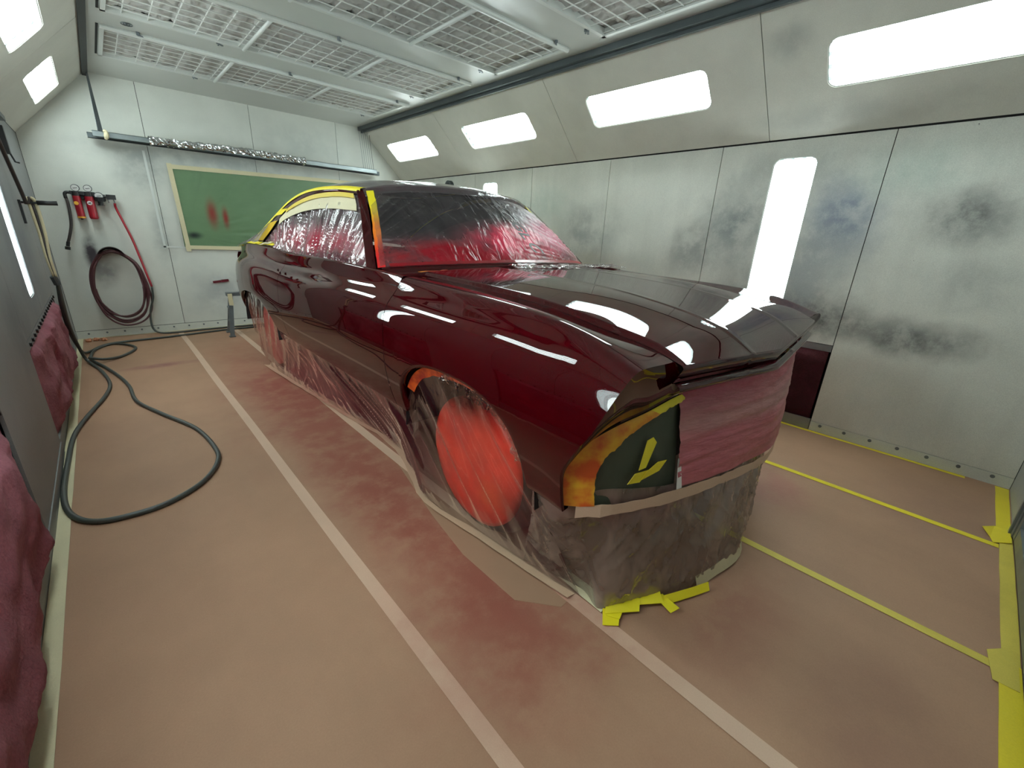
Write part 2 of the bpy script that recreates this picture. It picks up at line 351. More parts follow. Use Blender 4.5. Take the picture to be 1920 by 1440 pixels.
def plate(name, O, U, V, N, u0, u1, v0, v1, holes, mat, parent, th=.012):
    O, U, V, N = map(Vector, (O, U, V, N))
    loops = [[(u0, v0), (u1, v0), (u1, v1), (u0, v1)]] + holes
    tri = tessellate_polygon([[Vector((a, b, 0)) for a, b in l] for l in loops])
    flat = [p for l in loops for p in l]
    v = [O+U*a+V*b for a, b in flat]; n = len(v); v += [p-N*th for p in v]
    f = []
    want = N
    for t_ in tri:
        a, b, c_ = (v[i] for i in t_)
        f.append(tuple(t_) if (b-a).cross(c_-a).dot(want) > 0 else tuple(t_)[::-1])
    k = 0
    for l in loops:
        m_ = len(l)
        for i in range(m_): f.append((k+i, k+(i+1) % m_, n+k+(i+1) % m_, n+k+i))
        k += m_
    return mesh(name, v, f, mat, parent)

# ================================================================ ROOM SHELL
XL, XR, YF, YB, ZS, ZC = -.384, 3.69, -.44, 6.60, 2.012, 2.64
CL, CR = .215, 3.045
PY = [YF, 1.31, 3.07, 4.82, YB]
G = .0025
# slanted frames
def slant(side):
    a, b = (Vector((XL, 0, ZS)), Vector((CL, 0, ZC))) if side == 'l' else (Vector((XR-.02, 0, ZS)), Vector((CR, 0, ZC)))
    V = (b-a); L = V.length; V.normalize(); U = Vector((0, 1, 0)); N = U.cross(V)
    if N.z > 0: N = -N
    return a, U, V, N, L
def light(O, U, V, N, u0, u1, v0, v1, label, group):
    O, U, V, N = map(Vector, (O, U, V, N))
    P = lambda u, v, d=0: O+U*u+V*v+N*d
    t_ = empty('light_fixture', P((u0+u1)/2, (v0+v1)/2)); tag(t_, label, 'light', group)
    g = .02; D = -.10
    u0_, u1_, v0_, v1_ = u0-g, u1+g, v0-g, v1+g
    cs = [(u0_, v0_), (u1_, v0_), (u1_, v1_), (u0_, v1_)]
    v = [P(a, b, -.013) for a, b in cs]+[P(a+(.03 if a > (u0+u1)/2 else -.03)*0, b, D) for a, b in cs]
    mesh('housing', v, [(4, 5, 6, 7), (0, 1, 5, 4), (1, 2, 6, 5), (2, 3, 7, 6), (3, 0, 4, 7)], M['reflector'], t_)
    longu = (u1-u0) > (v1-v0)
    for i in range(4):
        s_ = (i+.5)/4
        if longu: a, b = P(u0_+.03, v0+(v1-v0)*s_, -.055), P(u1_-.03, v0+(v1-v0)*s_, -.055)
        else: a, b = P(u0+(u1-u0)*s_, v0_+.03, -.055), P(u0+(u1-u0)*s_, v1_-.03, -.055)
        q = MB(); q.tube([a, b], .014, 8); q.build('tube', M['tube'], t_, True)
        d = (b-a).normalized()
        for e in ((a-d*.03, a), (b, b+d*.03)): q = MB(); q.tube(e, .017, 8); q.build('lamp_holder', M['batten'], t_)
    rim = rr(u0+.001, u1-.001, v0+.001, v1-.001, .055)
    n = len(rim); q = MB(); q.add([P(a, b, -.006) for a, b in rim], [tuple(range(n))]); q.build('pane', M['glass'], t_)
    out = rr(u0-.001, u1+.001, v0-.001, v1+.001, .056); inn = rr(u0+.006, u1-.006, v0+.006, v1-.006, .05)
    q = MB(); q.add([P(a, b, -.004) for a, b in out]+[P(a, b, -.004) for a, b in inn], [(i, (i+1) % n, n+(i+1) % n, n+i) for i in range(n)])
    q.build('gasket', M['white_metal'], t_)
    return rr(u0, u1, v0, v1, .056)

order = {0: 'nearest the camera', 1: 'second along from the camera', 2: 'third along from the camera', 3: 'nearest the back wall'}
fy = [(-.09, .97), (1.67, 2.72), (3.43, 4.50), (5.20, 6.27)]
for side in 'rl':
    wn = 'wall_right' if side == 'r' else 'wall_left'
    X = XR if side == 'r' else XL
    nx = -1 if side == 'r' else 1
    q = MB(); q.box((X if side == 'r' else X-.34, YF-.3, -.05), (X+.34 if side == 'r' else X, YB+.3, 2.95)) if False else None
    # back sheet far behind the panels
    q = MB(); xb = X - nx*.25
    q.box((min(xb, xb-nx*.03), YF-.2, -.04), (max(xb, xb-nx*.03), YB+.2, 2.95))
    W = q.build(wn, M['dark'], None); W['kind'] = 'structure'
    a, U, V, N, L = slant(side)
    for i in range(4):
        lab = 'long ceiling-cove light window in the %s sloping wall, %s' % ('right-hand' if side == 'r' else 'left-hand', order[i])
        h = light(a, U, V, N, fy[i][0], fy[i][1], L/2-.005-.14, L/2-.005+.14, lab, 'sloping wall light windows')
        plate('sloping_panel', a, U, V, N, PY[i]+G, PY[i+1]-G, 0, L, [h], M['wall_slant'], W)
    # vertical panels
    ys = [YF, .60, 1.64, 2.68, 3.72, 4.75, 5.70, YB]
    O = Vector((X, 0, 0)); U2 = Vector((0, 1, 0)); V2 = Vector((0, 0, 1)); N2 = Vector((nx, 0, 0))
    mat = M['wall_right'] if side == 'r' else M['wall_left']
    vl = {1: (.98, 1.255), 4: (4.31, 4.59)} if side == 'r' else {1: (.98, 1.255), 4: (4.0, 4.28)}
    if side == 'l': ys = [YF, .60, 1.64, 2.30, 3.32, 4.36, 5.40, YB]; vl = {1: (.98, 1.255), 4: (4.0, 4.28)}; 
    lowopen = {1, 2} if side == 'r' else {0, 1, 2, 4}
    lowopen = {1, 2, 4, 5} if side == 'r' else {1, 2, 4, 5}
    if side == 'l': lowopen = {1, 2, 4, 5}
    for i in range(7):
        z0 = .075
        if side == 'l': opened = (ys[i] >= 3.3 and ys[i+1] <= 5.41) or ys[i+1] <= 2.31
        else: opened = .59 <= ys[i] < 2.6 or 3.7 < ys[i] < 5.6
        if opened: z0 = .655
        holes = []
        if i in vl:
            y0, y1 = vl[i]
            where = {('r', 1): 'tall upright light window in the right-hand wall beside the car nose', ('r', 4): 'far upright light window on the right-hand wall, just its top above the car roof',
                     ('l', 1): 'upright light window in the left-hand wall beside the camera', ('l', 4): 'narrow upright light window in the left-hand wall beyond the pink filter'}[(side, i)]
            holes = [light(O, U2, V2, N2, y0, y1, .79, 1.895, where, 'upright wall light windows')]
        plate('wall_panel', O, U2, V2, N2, ys[i]+G, ys[i+1]-G, z0, ZS-.008, holes, mat, W)
        if opened:
            plate('filter_head_strip', O, U2, V2, N2, ys[i]+G, ys[i+1]-G, .605, .65, [], M['galv'] if side == 'r' else mat, W)
            plate('filter_sill_strip', O, U2, V2, N2, ys[i]+G, ys[i+1]-G, .0, .085, [], M['galv'] if side == 'r' else mat, W)
        else:
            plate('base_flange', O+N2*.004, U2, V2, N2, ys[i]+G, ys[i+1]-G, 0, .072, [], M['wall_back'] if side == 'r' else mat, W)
            n = int((ys[i+1]-ys[i])/.148)
            for k in range(n+1):
                yy = ys[i+1]-.066-.148*k
                if side == 'l' or yy < ys[i]: continue
                q = MB(); q.disc((X+nx*.004, yy, .052), (nx, 0, 0), .011, .002, 12); q.disc((X+nx*.006, yy, .052), (nx, 0, 0), .006, .005, 8); q.build('bolt', M['steel'], W)
    # dark joint between sloping and upright panels
    q = MB(); q.box((X-nx*.012-.004, YF, ZS-.010), (X-nx*.012+.012, YB, ZS+.004)); q.build('joint', M['dark'], W)
    # little fixings on the right panel
    if side == 'r':
        for (yy, zz, r) in ((.327, 1.417, .012), (.341, .668, .012), (.329, 1.255, .004), (.253, 1.985, .006)):
            q = MB(); 
            if r > .01: q.disc((X, yy, zz), (nx, 0, 0), r, .001, 16)
            q.disc((X-.001, yy, zz), (nx, 0, 0), min(r*.45, .006), .003, 10); q.build('bolt', M['gun'] if r < .01 else M['wall_right'], W)
# ceiling edge rails
q = MB(); q.box((CR-.035, YF, ZC-.045), (CR+.03, YB, ZC+.03)); q.box((CR+.005, YF, ZC-.068), (CR+.028, YB, ZC-.04)); o = q.build('trim_1', M['gun']); o['kind'] = 'structure'
q = MB(); q.box((CR+.018, YF, ZC-.055), (CR+.032, YB, ZC-.06)); o = q.build('trim_3', M['black']); o['kind'] = 'structure'
q = MB(); q.box((CL-.02, YF, ZC-.035), (CL+.022, YB, ZC+.03)); o = q.build('trim_2', M['black']); o['kind'] = 'structure'
# back wall
q = MB(); q.box((-.9, YB+.02, -.05), (4.2, YB+.05, 2.95)); WB = q.build('wall_back', M['dark']); WB['kind'] = 'structure'
xs = [XL, .59, 1.64, 2.69, XR]
for i in range(4):
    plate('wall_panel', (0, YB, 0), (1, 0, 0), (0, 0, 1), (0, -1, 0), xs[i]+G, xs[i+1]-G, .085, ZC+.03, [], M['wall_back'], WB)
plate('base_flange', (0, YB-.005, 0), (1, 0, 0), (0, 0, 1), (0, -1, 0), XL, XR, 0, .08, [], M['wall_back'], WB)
for k in range(26):
    q = MB(); q.disc((XL+.1+.152*k, YB-.005, .05), (0, -1, 0), .010, .004, 10); q.build('bolt', M['steel'], WB)
# upper corners of the back wall behind the slopes are covered by the sloping panels
# faint strip frame on the back wall left of the green window
# front wall behind the camera with its door
q = MB(); q.box((-.9, YF-.06, -.05), (4.2, YF-.03, 2.95)); WF = q.build('wall_front', M['dark']); WF['kind'] = 'structure'
plate('wall_panel', (0, YF, 0), (1, 0, 0), (0, 0, 1), (0, 1, 0), 3.06, XR, 0, ZC, [], M['wall_front'], WF)
plate('wall_panel', (0, YF, 0), (1, 0, 0), (0, 0, 1), (0, 1, 0), XL, .3, 0, ZC, [], M['wall_front'], WF)
plate('wall_panel', (0, YF, 0), (1, 0, 0), (0, 0, 1), (0, 1, 0), .3, 3.06, 2.3, ZC, [], M['wall_front'], WF)
q = MB(); q.box((2.98, YF-.02, 0.02), (3.02, YF+.014, 2.3)); q.box((3.026, YF-.02, 0.0), (3.05, YF+.022, 2.3)); q.box((.3, YF-.02, 2.26), (3.05, YF+.02, 2.3)); q.box((.3, YF-.02, 0), (.36, YF+.02, 2.3)); q.build('door_frame', M['steel'], WF)
for k, (a, b_) in enumerate(((.37, 1.66), (1.68, 2.975))):
    o = plate('door_%d' % (k+1), (0, YF-.004, 0), (1, 0, 0), (0, 0, 1), (0, 1, 0), a, b_, .03, 2.25, [], M['wall_front'], None); o['kind'] = 'structure'
    q = MB(); q.box((a+.005, YF-.004, .03), (a+.05, YF+.01, 2.25)); q.box((b_-.05, YF-.004, .03), (b_-.005, YF+.01, 2.25)); q.box((a, YF-.004, .03), (b_, YF+.008, .10)); q.build('stile', M['steel'], o)
# ceiling
rows = [(4.95, 5.80), (3.80, 4.60), (2.60, 3.43), (1.42, 2.27)]
fx0, fx1 = .31, 2.88
q = MB(); q.box((-.6, YF-.1, 2.80), (4.0, YB+.1, 2.84)); CE = q.build('ceiling', M['dark']); CE['kind'] = 'structure'
edges = [YF]+[e for r_ in rows[::-1] for e in r_]+[YB]
for i in range(0, len(edges), 2):
    o = plate('ceiling_panel', (0, 0, ZC), (1, 0, 0), (0, 1, 0), (0, 0, -1), CL, CR, edges[i]+(.0 if i else 0), edges[i+1], [], M['ceiling'], CE, th=.01)
for r_ in rows:
    plate('ceiling_panel', (0, 0, ZC), (1, 0, 0), (0, 1, 0), (0, 0, -1), CL, fx0, r_[0], r_[1], [], M['ceiling'], CE, th=.01)
    plate('ceiling_panel', (0, 0, ZC), (1, 0, 0), (0, 1, 0), (0, 0, -1), fx1, CR, r_[0], r_[1], [], M['ceiling'], CE, th=.01)
rown = ['nearest the back wall', 'second from the back wall', 'third from the back wall', 'at the top right corner of the view']
for ri, (y0, y1) in enumerate(rows):
    T = empty('filter_bank', ((fx0+fx1)/2, (y0+y1)/2, ZC)); tag(T, 'white ceiling filter bank with wire grid, '+rown[ri], 'filter', 'ceiling filter banks')
    q = MB(); fw = .028
    q.tube([(fx0, y0, ZC-.012), (fx1, y0, ZC-.012)], .019, 10); q.box((fx0, y1-fw, ZC-.016), (fx1, y1, ZC+.03))
    q.box((fx0, y0, ZC-.016), (fx0+fw, y1, ZC+.03)); q.box((fx1-fw, y0, ZC-.016), (fx1, y1, ZC+.03)); q.box((fx0, y0, ZC-.01), (fx1, y0+fw, ZC+.03))
    q.build('frame', M['white_metal'], T)
    q = MB(); q.box((fx0-.018, y0-.004, ZC-.003), (fx0-.004, y1+.004, ZC+.002)); q.build('gap', M['dark'], T)
    for xb in (1.17, 2.02):
        q = MB(); q.tube([(xb, y0+.01, ZC-.018), (xb, y1-.01, ZC-.018)], .013, 8); q.build('cross_bar', M['white_metal'], T, True)
    q = MB()
    for k in range(1, 7):
        yy = y0+(y1-y0)*k/7+.004*math.sin(k*9); q.tube([(fx0+.02, yy, ZC-.006), ((fx0+fx1)/2, yy+.002, ZC-.009), (fx1-.02, yy, ZC-.006)], .0042, 5, False)
    xw = fx0+.11
    while xw < fx1-.03:
        q.tube([(xw, y0+.01, ZC-.003), (xw+.003, y1-.01, ZC-.003)], .0036, 5, False); xw += .142
    o = q.build('wire_grid', M['wire'], T); o['kind'] = 'stuff'
    nx_, ny_ = 190, 64
    Gd = np.zeros((ny_, nx_, 3))
    for i in range(ny_):
        for j in range(nx_):
            x = fx0+(fx1-fx0)*j/(nx_-1); y = y0+(y1-y0)*i/(ny_-1)
            pil = abs(math.sin(math.pi*(x-fx0-.11)/.142))**.6*abs(math.sin(math.pi*(y-y0)/(y1-y0)*7))**.6
            n1 = noise.noise(Vector((x*3, y*9, ri*7))); n2 = abs(noise.noise(Vector((x*26+4*n1, y*7, ri*3+2))))
            fold = .018*max(0, .28-n2)/.28
            Gd[i, j] = (x, y, ZC+.034-.020*pil-.008*n1+fold*.8)
    grid('filter_media', Gd, M['media'], T)
    for (xx, yy, sgn) in [(fx0+.22, y0-.035, 1), (1.62, y0-.03, 1), (2.72, y0-.03, 1), (1.0, y1+.03, -1), (2.72, y1+.03, -1)]:
        q = MB(); q.disc((xx, yy, ZC), (0, 0, -1), .012, .014, 10); q.obox((xx+.012, yy+.012*sgn, ZC-.018), (.8, .6, 0), (-.6, .8, 0), (0, 0, 1), .024, .007, .004); q.disc((xx, yy, ZC-.02), (0, 0, -1), .006, .006, 8)
        q.build('latch', M['steel'], T)
q = MB()
for r in (.034, .020): q.tube([(.46+r*math.cos(a/12*math.pi), 4.79+r*math.sin(a/12*math.pi), ZC-.003) for a in range(25)], .0025, 5, False)
q.disc((.46, 4.79, ZC), (0, 0, -1), .006, .006, 8); o = q.build('sprinkler_plate', M['gun']); tag(o, 'small round plate with dark rings on the ceiling by the left edge rail', 'ceiling plate')

# floor
q = MB(); q.box((XL-.2, YF-.3, -.06), (XR+.2, YB+.2, -.004)); FL = q.build('floor', M['floor']); FL['kind'] = 'structure'
px = [XL+.004, .505, 1.055, 1.945, 2.87, XR-.004]
for i in range(5):
    q = MB(); q.box((px[i], YF, -.004), (px[i+1]+.012, YB-.006, .0004*(i+1))); q.build('paper_sheet', M['paper'], FL)
def floor_tape(x, w_, y0, y1, mat, label, z=.0028, wob=.004):
    n = 24; pts = [(x+wob*math.sin(k*.8+x*9)*.5, y0+(y1-y0)*k/n, z) for k in range(n+1)]
    o = ribbon('floor_tape', pts, w_, (1, 0, 0), mat, None, th=-.0008, jit=.02); tag(o, label, 'tape', 'tape lines on the floor paper'); return o
floor_tape(.493, .050, YF+.02, 6.5, M['tape_tan'], 'long tan tape line on the floor left of the car')
floor_tape(1.035, .056, YF+.02, 6.5, M['tape_tan'], 'tan tape line running out from under the car front corner')
floor_tape(1.925, .040, YF+.03, 6.5, M['tape_yellow_dusty'], 'faded yellow tape line on the floor ahead of the car nose')
floor_tape(2.845, .040, YF+.05, 6.5, M['tape_yellow'], 'bright yellow tape line between car and right wall', wob=.002)
def seg_tape(label, pts, w_, side, mat, z=.0034):
    o = ribbon('border_tape', [(a, b, z+.0006*math.sin(i*1.7)) for i, (a, b) in enumerate(pts)], w_, side, mat, None, jit=.06, th=-.0008); tag(o, label, 'tape', 'tape around the floor edge'); return o
seg_tape('creased cream tape sealing floor paper to the left wall', [(XL+.002, YF+.02+i*.2) for i in range(36)], .046, (1, 0, 0), M['tape_cream'])
seg_tape('cream tape along the foot of the back wall', [(XL+.05+i*.25, YB-.022+.004*math.sin(i*2)) for i in range(17)], .030, (0, -1, 0), M['tape_cream'])
seg_tape('thin yellow tape along the foot of the right wall', [(XR-.012, -.25+i*.3) for i in range(22)], .032, (-1, 0, 0), M['tape_yellow'])
# front-edge tapes
seg_tape('short yellow tape in the right front floor corner', [(3.67-.0*i, YF+.004) if False else (3.67-.12*i, YF+.006) for i in range(6)], .055, (0, 1, 0), M['tape_yellow'], .004)
seg_tape('dusty cream and yellow tape along the door sill', [(3.0-.12*i, YF+.004) for i in range(10)], .045, (0, 1, 0), M['tape_yellow_dusty'], .0042)
seg_tape('wide bright yellow tape at the bottom right corner of the floor', [(1.99-.12*i, YF+.002) for i in range(8)], .055, (0, 1, 0), M['tape_yellow'], .0046)
def scrap(name, pts, mat, label, z=.006, cat_='tape', group=None):
    v = [Vector((a, b, z+(c_ if c_ else 0))) for a, b, c_ in pts]; n = len(v)
    v += [p-Vector((0, 0, .0012)) for p in v]
    o = mesh(name, v, [tuple(range(n)), tuple(range(n, 2*n))[::-1]]+[(i, n+i, n+(i+1) % n, (i+1) % n) for i in range(n)], mat); tag(o, label, cat_, group); return o
scrap('tape_scrap', [(2.93, -.36, 0), (3.0, -.33, .01), (3.07, -.375, .004), (3.05, YF+.01, .012), (2.93, YF+.01, .006), (2.88, -.37, 0)], M['tape_yellow'], 'crumpled yellow tape where a floor tape meets the door sill')
scrap('tape_scrap', [(1.86, -.37, 0), (2.0, -.355, .004), (2.06, -.40, .002), (1.98, YF+.01, .004), (1.86, YF+.01, .002)], M['tape_yellow_dusty'], 'torn yellow tape end at the door sill by the faded tape line')

# ================================================================ THINGS ON WALLS AND FLOOR
# exhaust filters
def filt(side, y0, y1, label, mat, amp):
    X = XR if side == 'r' else XL; nx_ = -1 if side == 'r' else 1
    T = empty('exhaust_filter', (X, (y0+y1)/2, .05)); tag(T, label, 'filter', 'exhaust filters low in the walls')
    ny, nz_ = int(60*(y1-y0)), 44; Gd = np.zeros((ny, nz_, 3))
    for i in range(ny):
        for j in range(nz_):
            s_, r_ = i/(ny-1), j/(nz_-1); y = y0+(y1-y0)*s_; z = .07+(.55)*r_
            e = min(1, 14*s_, 14*(1-s_))*min(1, 9*r_, 9*(1-r_))
            n1 = noise.noise(Vector((y*2.2+.5*r_, r_*1.2, 3+y0))); n2 = noise.noise(Vector((y*7, r_*5, 9)))
            n3 = noise.noise(Vector((y*40, r_*40, 1)))
            dd = -.015+e*(amp*(.5+.5*n1)+amp*.3*n2+.004*n3+.012)
            Gd[i, j] = (X+nx_*dd, y, z)
    grid('filter_media', Gd, mat, T, flip=(side == 'l'))
    if side == 'l':
        yy = y0+.05
        while yy < y1:
            q = MB(); q.obox((X+.004, yy, .628), (1, 0, 0), (0, .9, .4), (0, -.4, .9), .006, .005, .011); q.build('clip', M['black'], T); yy += .13
    return T
filt('l', 3.34, 5.39, 'bulging dark-red and pink filter low in the left wall towards the back', M['filter_pink'], .07)
filt('l', -.42, 2.28, 'big fuzzy pink filter low in the left wall nearest the camera', M['filter_pink'], .07)
filt('r', .615, 2.66, 'dark maroon filter low in the right wall behind the car nose', M['filter_dark'], .015)
filt('r', 3.74, 5.68, 'dark maroon filter low in the right wall hidden beyond the car', M['filter_dark'], .015)

# green masked window in the back wall
T = empty('window_1', (1.7, YB, .97)); T['kind'] = 'structure'
x0, x1, z0, z1 = .745, 2.85, .99, 1.88
Gd = np.zeros((120, 60, 3))
for i in range(120):
    for j in range(60):
        x = x0+(x1-x0)*i/119; z = z0+(z1-z0)*j/59
        d = math.hypot(x-.8, z-1.15); ang = math.atan2(z-1.15, x-.8)
        r2 = .006*noise.noise(Vector((ang*14, d*1.5, 4)))*min(1, d*2)+.004*noise.noise(Vector((x*3, z*3, 1)))
        Gd[i, j] = (x, YB-.018+r2, z)
grid('masking_sheet', Gd, M['green_film'], T)
for a, b_, w_, sd in (((x0-.015, z1), (x1, z1+.045), .045, (0, 0, -1)), ((x0+.005, z0+.02), (x1, z0), .045, (0, 0, -1)), ((x0-.02, z1+.01), (x0+.01, z0-.05), .045, (1, 0, 0))):
    n = 14; ribbon('tape_border', [(a[0]+(b_[0]-a[0])*k/n, YB-.028, a[1]+(b_[1]-a[1])*k/n) for k in range(n+1)], w_, sd, M['tape_cream'], T, th=.001, jit=.03)
q = MB(); q.box((x0, YB-.003, z0), (x1, YB-.001, z1)); q.build('pane', M['dark'], T)
# pale strips left of it
o = ribbon('wall_strip', [(.535, YB-.003, 1.99), (.545, YB-.003, .97)], .022, (1, 0, 0), M['white_metal'], WB); ribbon('wall_strip', [(.54, YB-.003, .98), (.75, YB-.003, .975)], .018, (0, 0, 1), M['white_metal'], WB)
q = MB(); q.obox((1.045, YB-.012, .578), (1, 0, .1), (0, 1, 0), (-.1, 0, 1), .085, .012, .012); q.obox((1.09, YB-.02, .584), (1, 0, .1), (0, 1, 0), (-.1, 0, 1), .04, .012, .015)
o = q.build('wall_slot_handle', simple('handle_maroon', rgb(88, 18, 28), .4)); tag(o, 'dark red lever handle on the back wall below the green sheet', 'handle')

# hanging rail with foil wrap
RY = 6.44
T = empty('hanging_rail', (1.66, RY, 2.08)); tag(T, 'long galvanised rail hung on cables across the back wall', 'rail')
q = MB(); q.box((.16, RY-.035, 2.045), (3.17, RY-.03, 2.10)); q.box((.16, RY-.035, 2.095), (3.17, RY+.02, 2.10)); q.box((.16, RY-.035, 2.045), (3.17, RY+.0, 2.05)); q.build('channel', M['galv'], T)
q = MB(); q.box((.12, RY+.03, 2.035), (3.24, RY+.035, 2.085)); q.box((.12, RY+.03, 2.035), (3.24, RY+.075, 2.04)); q.box((.12, RY+.03, 2.08), (3.24, RY+.075, 2.085)); q.build('rear_channel', M['gun'], T)
for k in range(6):
    q = MB(); q.tube([(.225+.002*k, RY+.01+.006*k, ZC-.03), (.208+.007*k, RY-.02+.008*k, 2.09)], .0035, 5, False); q.build('cable', M['gun'], T)
for k in range(6):
    xk = 2.99+.030*k; q = MB(); q.tube([(xk-.005, RY+.08, ZC-.04), (xk, RY+.0, 2.09)], .003, 5, False); q.build('cable', M['galv'] if k < 5 else M['gun'], T)
q = MB(); q.tube(cat([(.25, RY-.045, 2.11), (.265, RY-.05, 2.09), (.26, RY-.045, 2.05), (.25, RY-.04, 2.03)], 3), [.012, .016, .02, .018, .02, .022, .02, .016, .013, .01], 8); o = q.build('tape_knot', M['tape_cream']); tag(o, 'knot of cream tape on the left end of the hanging rail', 'tape')
Gd = np.zeros((130, 22, 3))
for i in range(130):
    x = .60+1.58*i/129
    for j in range(22):
        a = 2*math.pi*j/21; p = Vector((x, 0, 0)); r = .036+.016*noise.noise(Vector((x*22, math.cos(a)*2, math.sin(a)*2)))+.010*noise.noise(Vector((x*70, math.cos(a)*6, math.sin(a)*6)))
        if i < 3 or i > 126: r *= 1.25
        Gd[i, j] = (x, RY-.02+r*math.cos(a)*1.1, 2.088+r*math.sin(a)-.01*math.sin(x*3))
o = grid('foil_wrap', Gd, M['foil'], None, smooth=False); tag(o, 'crumpled silver foil wrapped round the middle of the hanging rail', 'foil')

# regulator set
RY2 = 6.52
T = empty('air_regulator_set', (.03, RY2, 1.5)); tag(T, 'twin red filter bowls with three pressure gauges on the back wall', 'air regulator')
q = MB(); q.box((-.125, RY2-.02, 1.492), (.065, RY2+.04, 1.525)); q.disc((-.083, RY2, 1.48), (0, 0, 1), .032, .045, 16); q.disc((.012, RY2, 1.48), (0, 0, 1), .036, .045, 16); q.tube([(.06, RY2, 1.495), (.15, RY2, 1.488)], .010, 8)
q.box((-.10, RY2+.03, 1.45), (.14, YB-.008, 1.51)); q.build('manifold', M['black'], T)
def stadium(name, x, r, zt, zb, mat):
    q = MB(); q.tube([(x, RY2, zt), (x, RY2, zt-.01), (x, RY2, zb+.015), (x, RY2, zb)], [r*.95, r, r, r*.82], 20); return q.build(name, mat, T, False)
bw = stadium('filter_bowl', -.083, .031, 1.487, 1.262, M['cup_red']); 
q = MB(); q.tube([(-.083, RY2, 1.283), (-.083, RY2, 1.268)], .0325, 20); q.build('band', M['gold'], bw)
q = MB(); q.disc((-.083, RY2, 1.262), (0, 0, -1), .010, .012, 8); q.build('drain', M['black'], bw)
q = MB(); q.disc((-.095, RY2-.031, 1.41), (-.15, -1, 0), .018, .001, 18); q.build('sticker', M['gold'], bw)
bw = stadium('filter_bowl', .012, .036, 1.487, 1.262, M['cup_red'])
q = MB(); q.disc((.006, RY2-.0365, 1.418), (-.08, -1, 0), .020, .001, 18); q.build('sticker', M['dial'], bw)
q = MB(); q.obox((.004, RY2-.039, 1.418), (1, 0, .4), (0, 1, 0), (-.4, 0, 1), .012, .0006, .003); q.obox((.010, RY2-.039, 1.412), (1, 0, -.2), (0, 1, 0), (.2, 0, 1), .008, .0006, .003); q.build('print', M['ink'], bw)
for gx, gz, r in ((-.072, 1.557, .033), (.021, 1.560, .033), (.092, 1.495, .036)):
    q = MB(); q.disc((gx, RY2-.005, gz), (-.1, -1, -.1), r, .028, 24); q.disc((gx, RY2, gz-.03), (0, 0, -1), .008, .03, 8); g_ = q.build('gauge', M['gun'], T)
    q = MB(); q.disc((gx-.003, RY2-.034, gz-.003), (-.1, -1, -.1), r*.86, .001, 24); q.build('dial', M['dial'], g_)
    q = MB(); q.obox((gx-.003, RY2-.037, gz-.003), (1, 0, .2), (0, 1, 0), (-.2, 0, 1), r*.5, .0006, .0022); q.build('needle', M['black'], g_)
q = MB(); q.disc((.092, RY2, 1.44), (0, 0, 1), .042, .04, 18, .046); q.disc((.092, RY2, 1.405), (0, 0, 1), .022, .035, 12); q.disc((.092, RY2, 1.40), (0, 0, 1), .030, .008, 12); q.build('regulator_body', M['black'], T)
q = MB(); q.box((.145, RY2-.022, 1.465), (.222, RY2+.03, 1.512)); q.build('outlet_block', M['black'], T)
for gx in (.16, .205): q = MB(); q.tube([(gx, RY2, 1.466), (gx, RY2, 1.43)], [.009, .007], 8); q.build('coupling', M['chrome'], T)
q = MB(); q.tube(cat([(-.125, RY2, 1.508), (-.15, RY2, 1.508), (-.163, RY2, 1.49), (-.162, RY2, 1.45)], 4), .014, 8); q.build('elbow', M['black'], T, True)
def hose(name, pts, r, mat, label, cat_='hose', group=None, n=5, sides=8):
    q = MB(); q.tube(cat(pts, n), r, sides); o = q.build(name, mat, None, True); tag(o, label, cat_, group); return o
o = hose('short_hose', [(-.160, RY2, 1.45), (-.157, RY2, 1.40), (-.164, RY2, 1.30), (-.18, RY2, 1.19), (-.215, RY2, 1.08), (-.235, RY2, 1.03)], .0125, M['hose_dark'], 'short dark hose hanging from the left side of the regulator set')
q = MB(); q.tube([(-.235, RY2, 1.03), (-.248, RY2, .985)], .015, 8); q.disc((-.249, RY2, .982), (-.2, 0, -1), .022, .03, 10); q.build('coupling', M['black'], o)
hose('red_hose', [(.203, RY2, 1.43), (.205, 6.54, 1.38), (.238, 6.55, 1.239), (.277, 6.55, 1.068), (.302, 6.54, .90), (.330, 6.52, .69), (.349, 6.51, .55)], .011, M['hose_red'], 'thin red hose running down from the regulator set to the coil')
hose('grey_hose', [(.349, 6.51, .55), (.336, 6.51, .42), (.292, 6.51, .29), (.270, 6.51, .18), (.272, 6.49, .07), (.33, 6.46, .018), (.5, 6.42, .013), (.75, 6.44, .013), (1.05, 6.45, .013), (1.4, 6.42, .013), (1.9, 6.35, .013)], .0105, M['hose'], 'grey hose dropping from the coil and running along the foot of the back wall')
# hose coil
outer = curve([(-.041, .905), (-.124, .767), (-.16, .594), (-.15, .415), (-.076, .215), (.046, .117), (.2, .15), (.293, .288), (.322, .526), (.282, .779), (.177, .905), (.07, .95), (-.041, .905)], 80)
inner = curve([(-.01, .90), (-.091, .767), (-.127, .593), (-.114, .431), (-.039, .296), (.072, .249), (.194, .315), (.262, .482), (.272, .613), (.243, .797), (.154, .90), (.07, .93), (-.01, .90)], 80)
pts = []; nl = 6
for k in range(nl*79):
    i = k % 79; l = k/79; wgt = (l+.5*math.sin(l*5.1)*.6)/nl; wgt = min(1, max(0, wgt))
    low = 1 if outer[i][1] < .5 else .35
    x = inner[i][0]*(1-wgt)+outer[i][0]*wgt; z = inner[i][1]*(1-wgt)+outer[i][1]*wgt
    x += .012*math.sin(i*.16+l*2.3)*low; z += .012*math.cos(i*.12+l*1.7)*low
    pts.append((x, 6.50+.016*math.sin(l*2.9+i*.08), z))
q = MB(); q.tube(pts, .0095, 7); o = q.build('hose_coil', M['hose_maroon'], None, True); tag(o, 'coil of dark maroon air hose hanging on the back wall', 'hose')
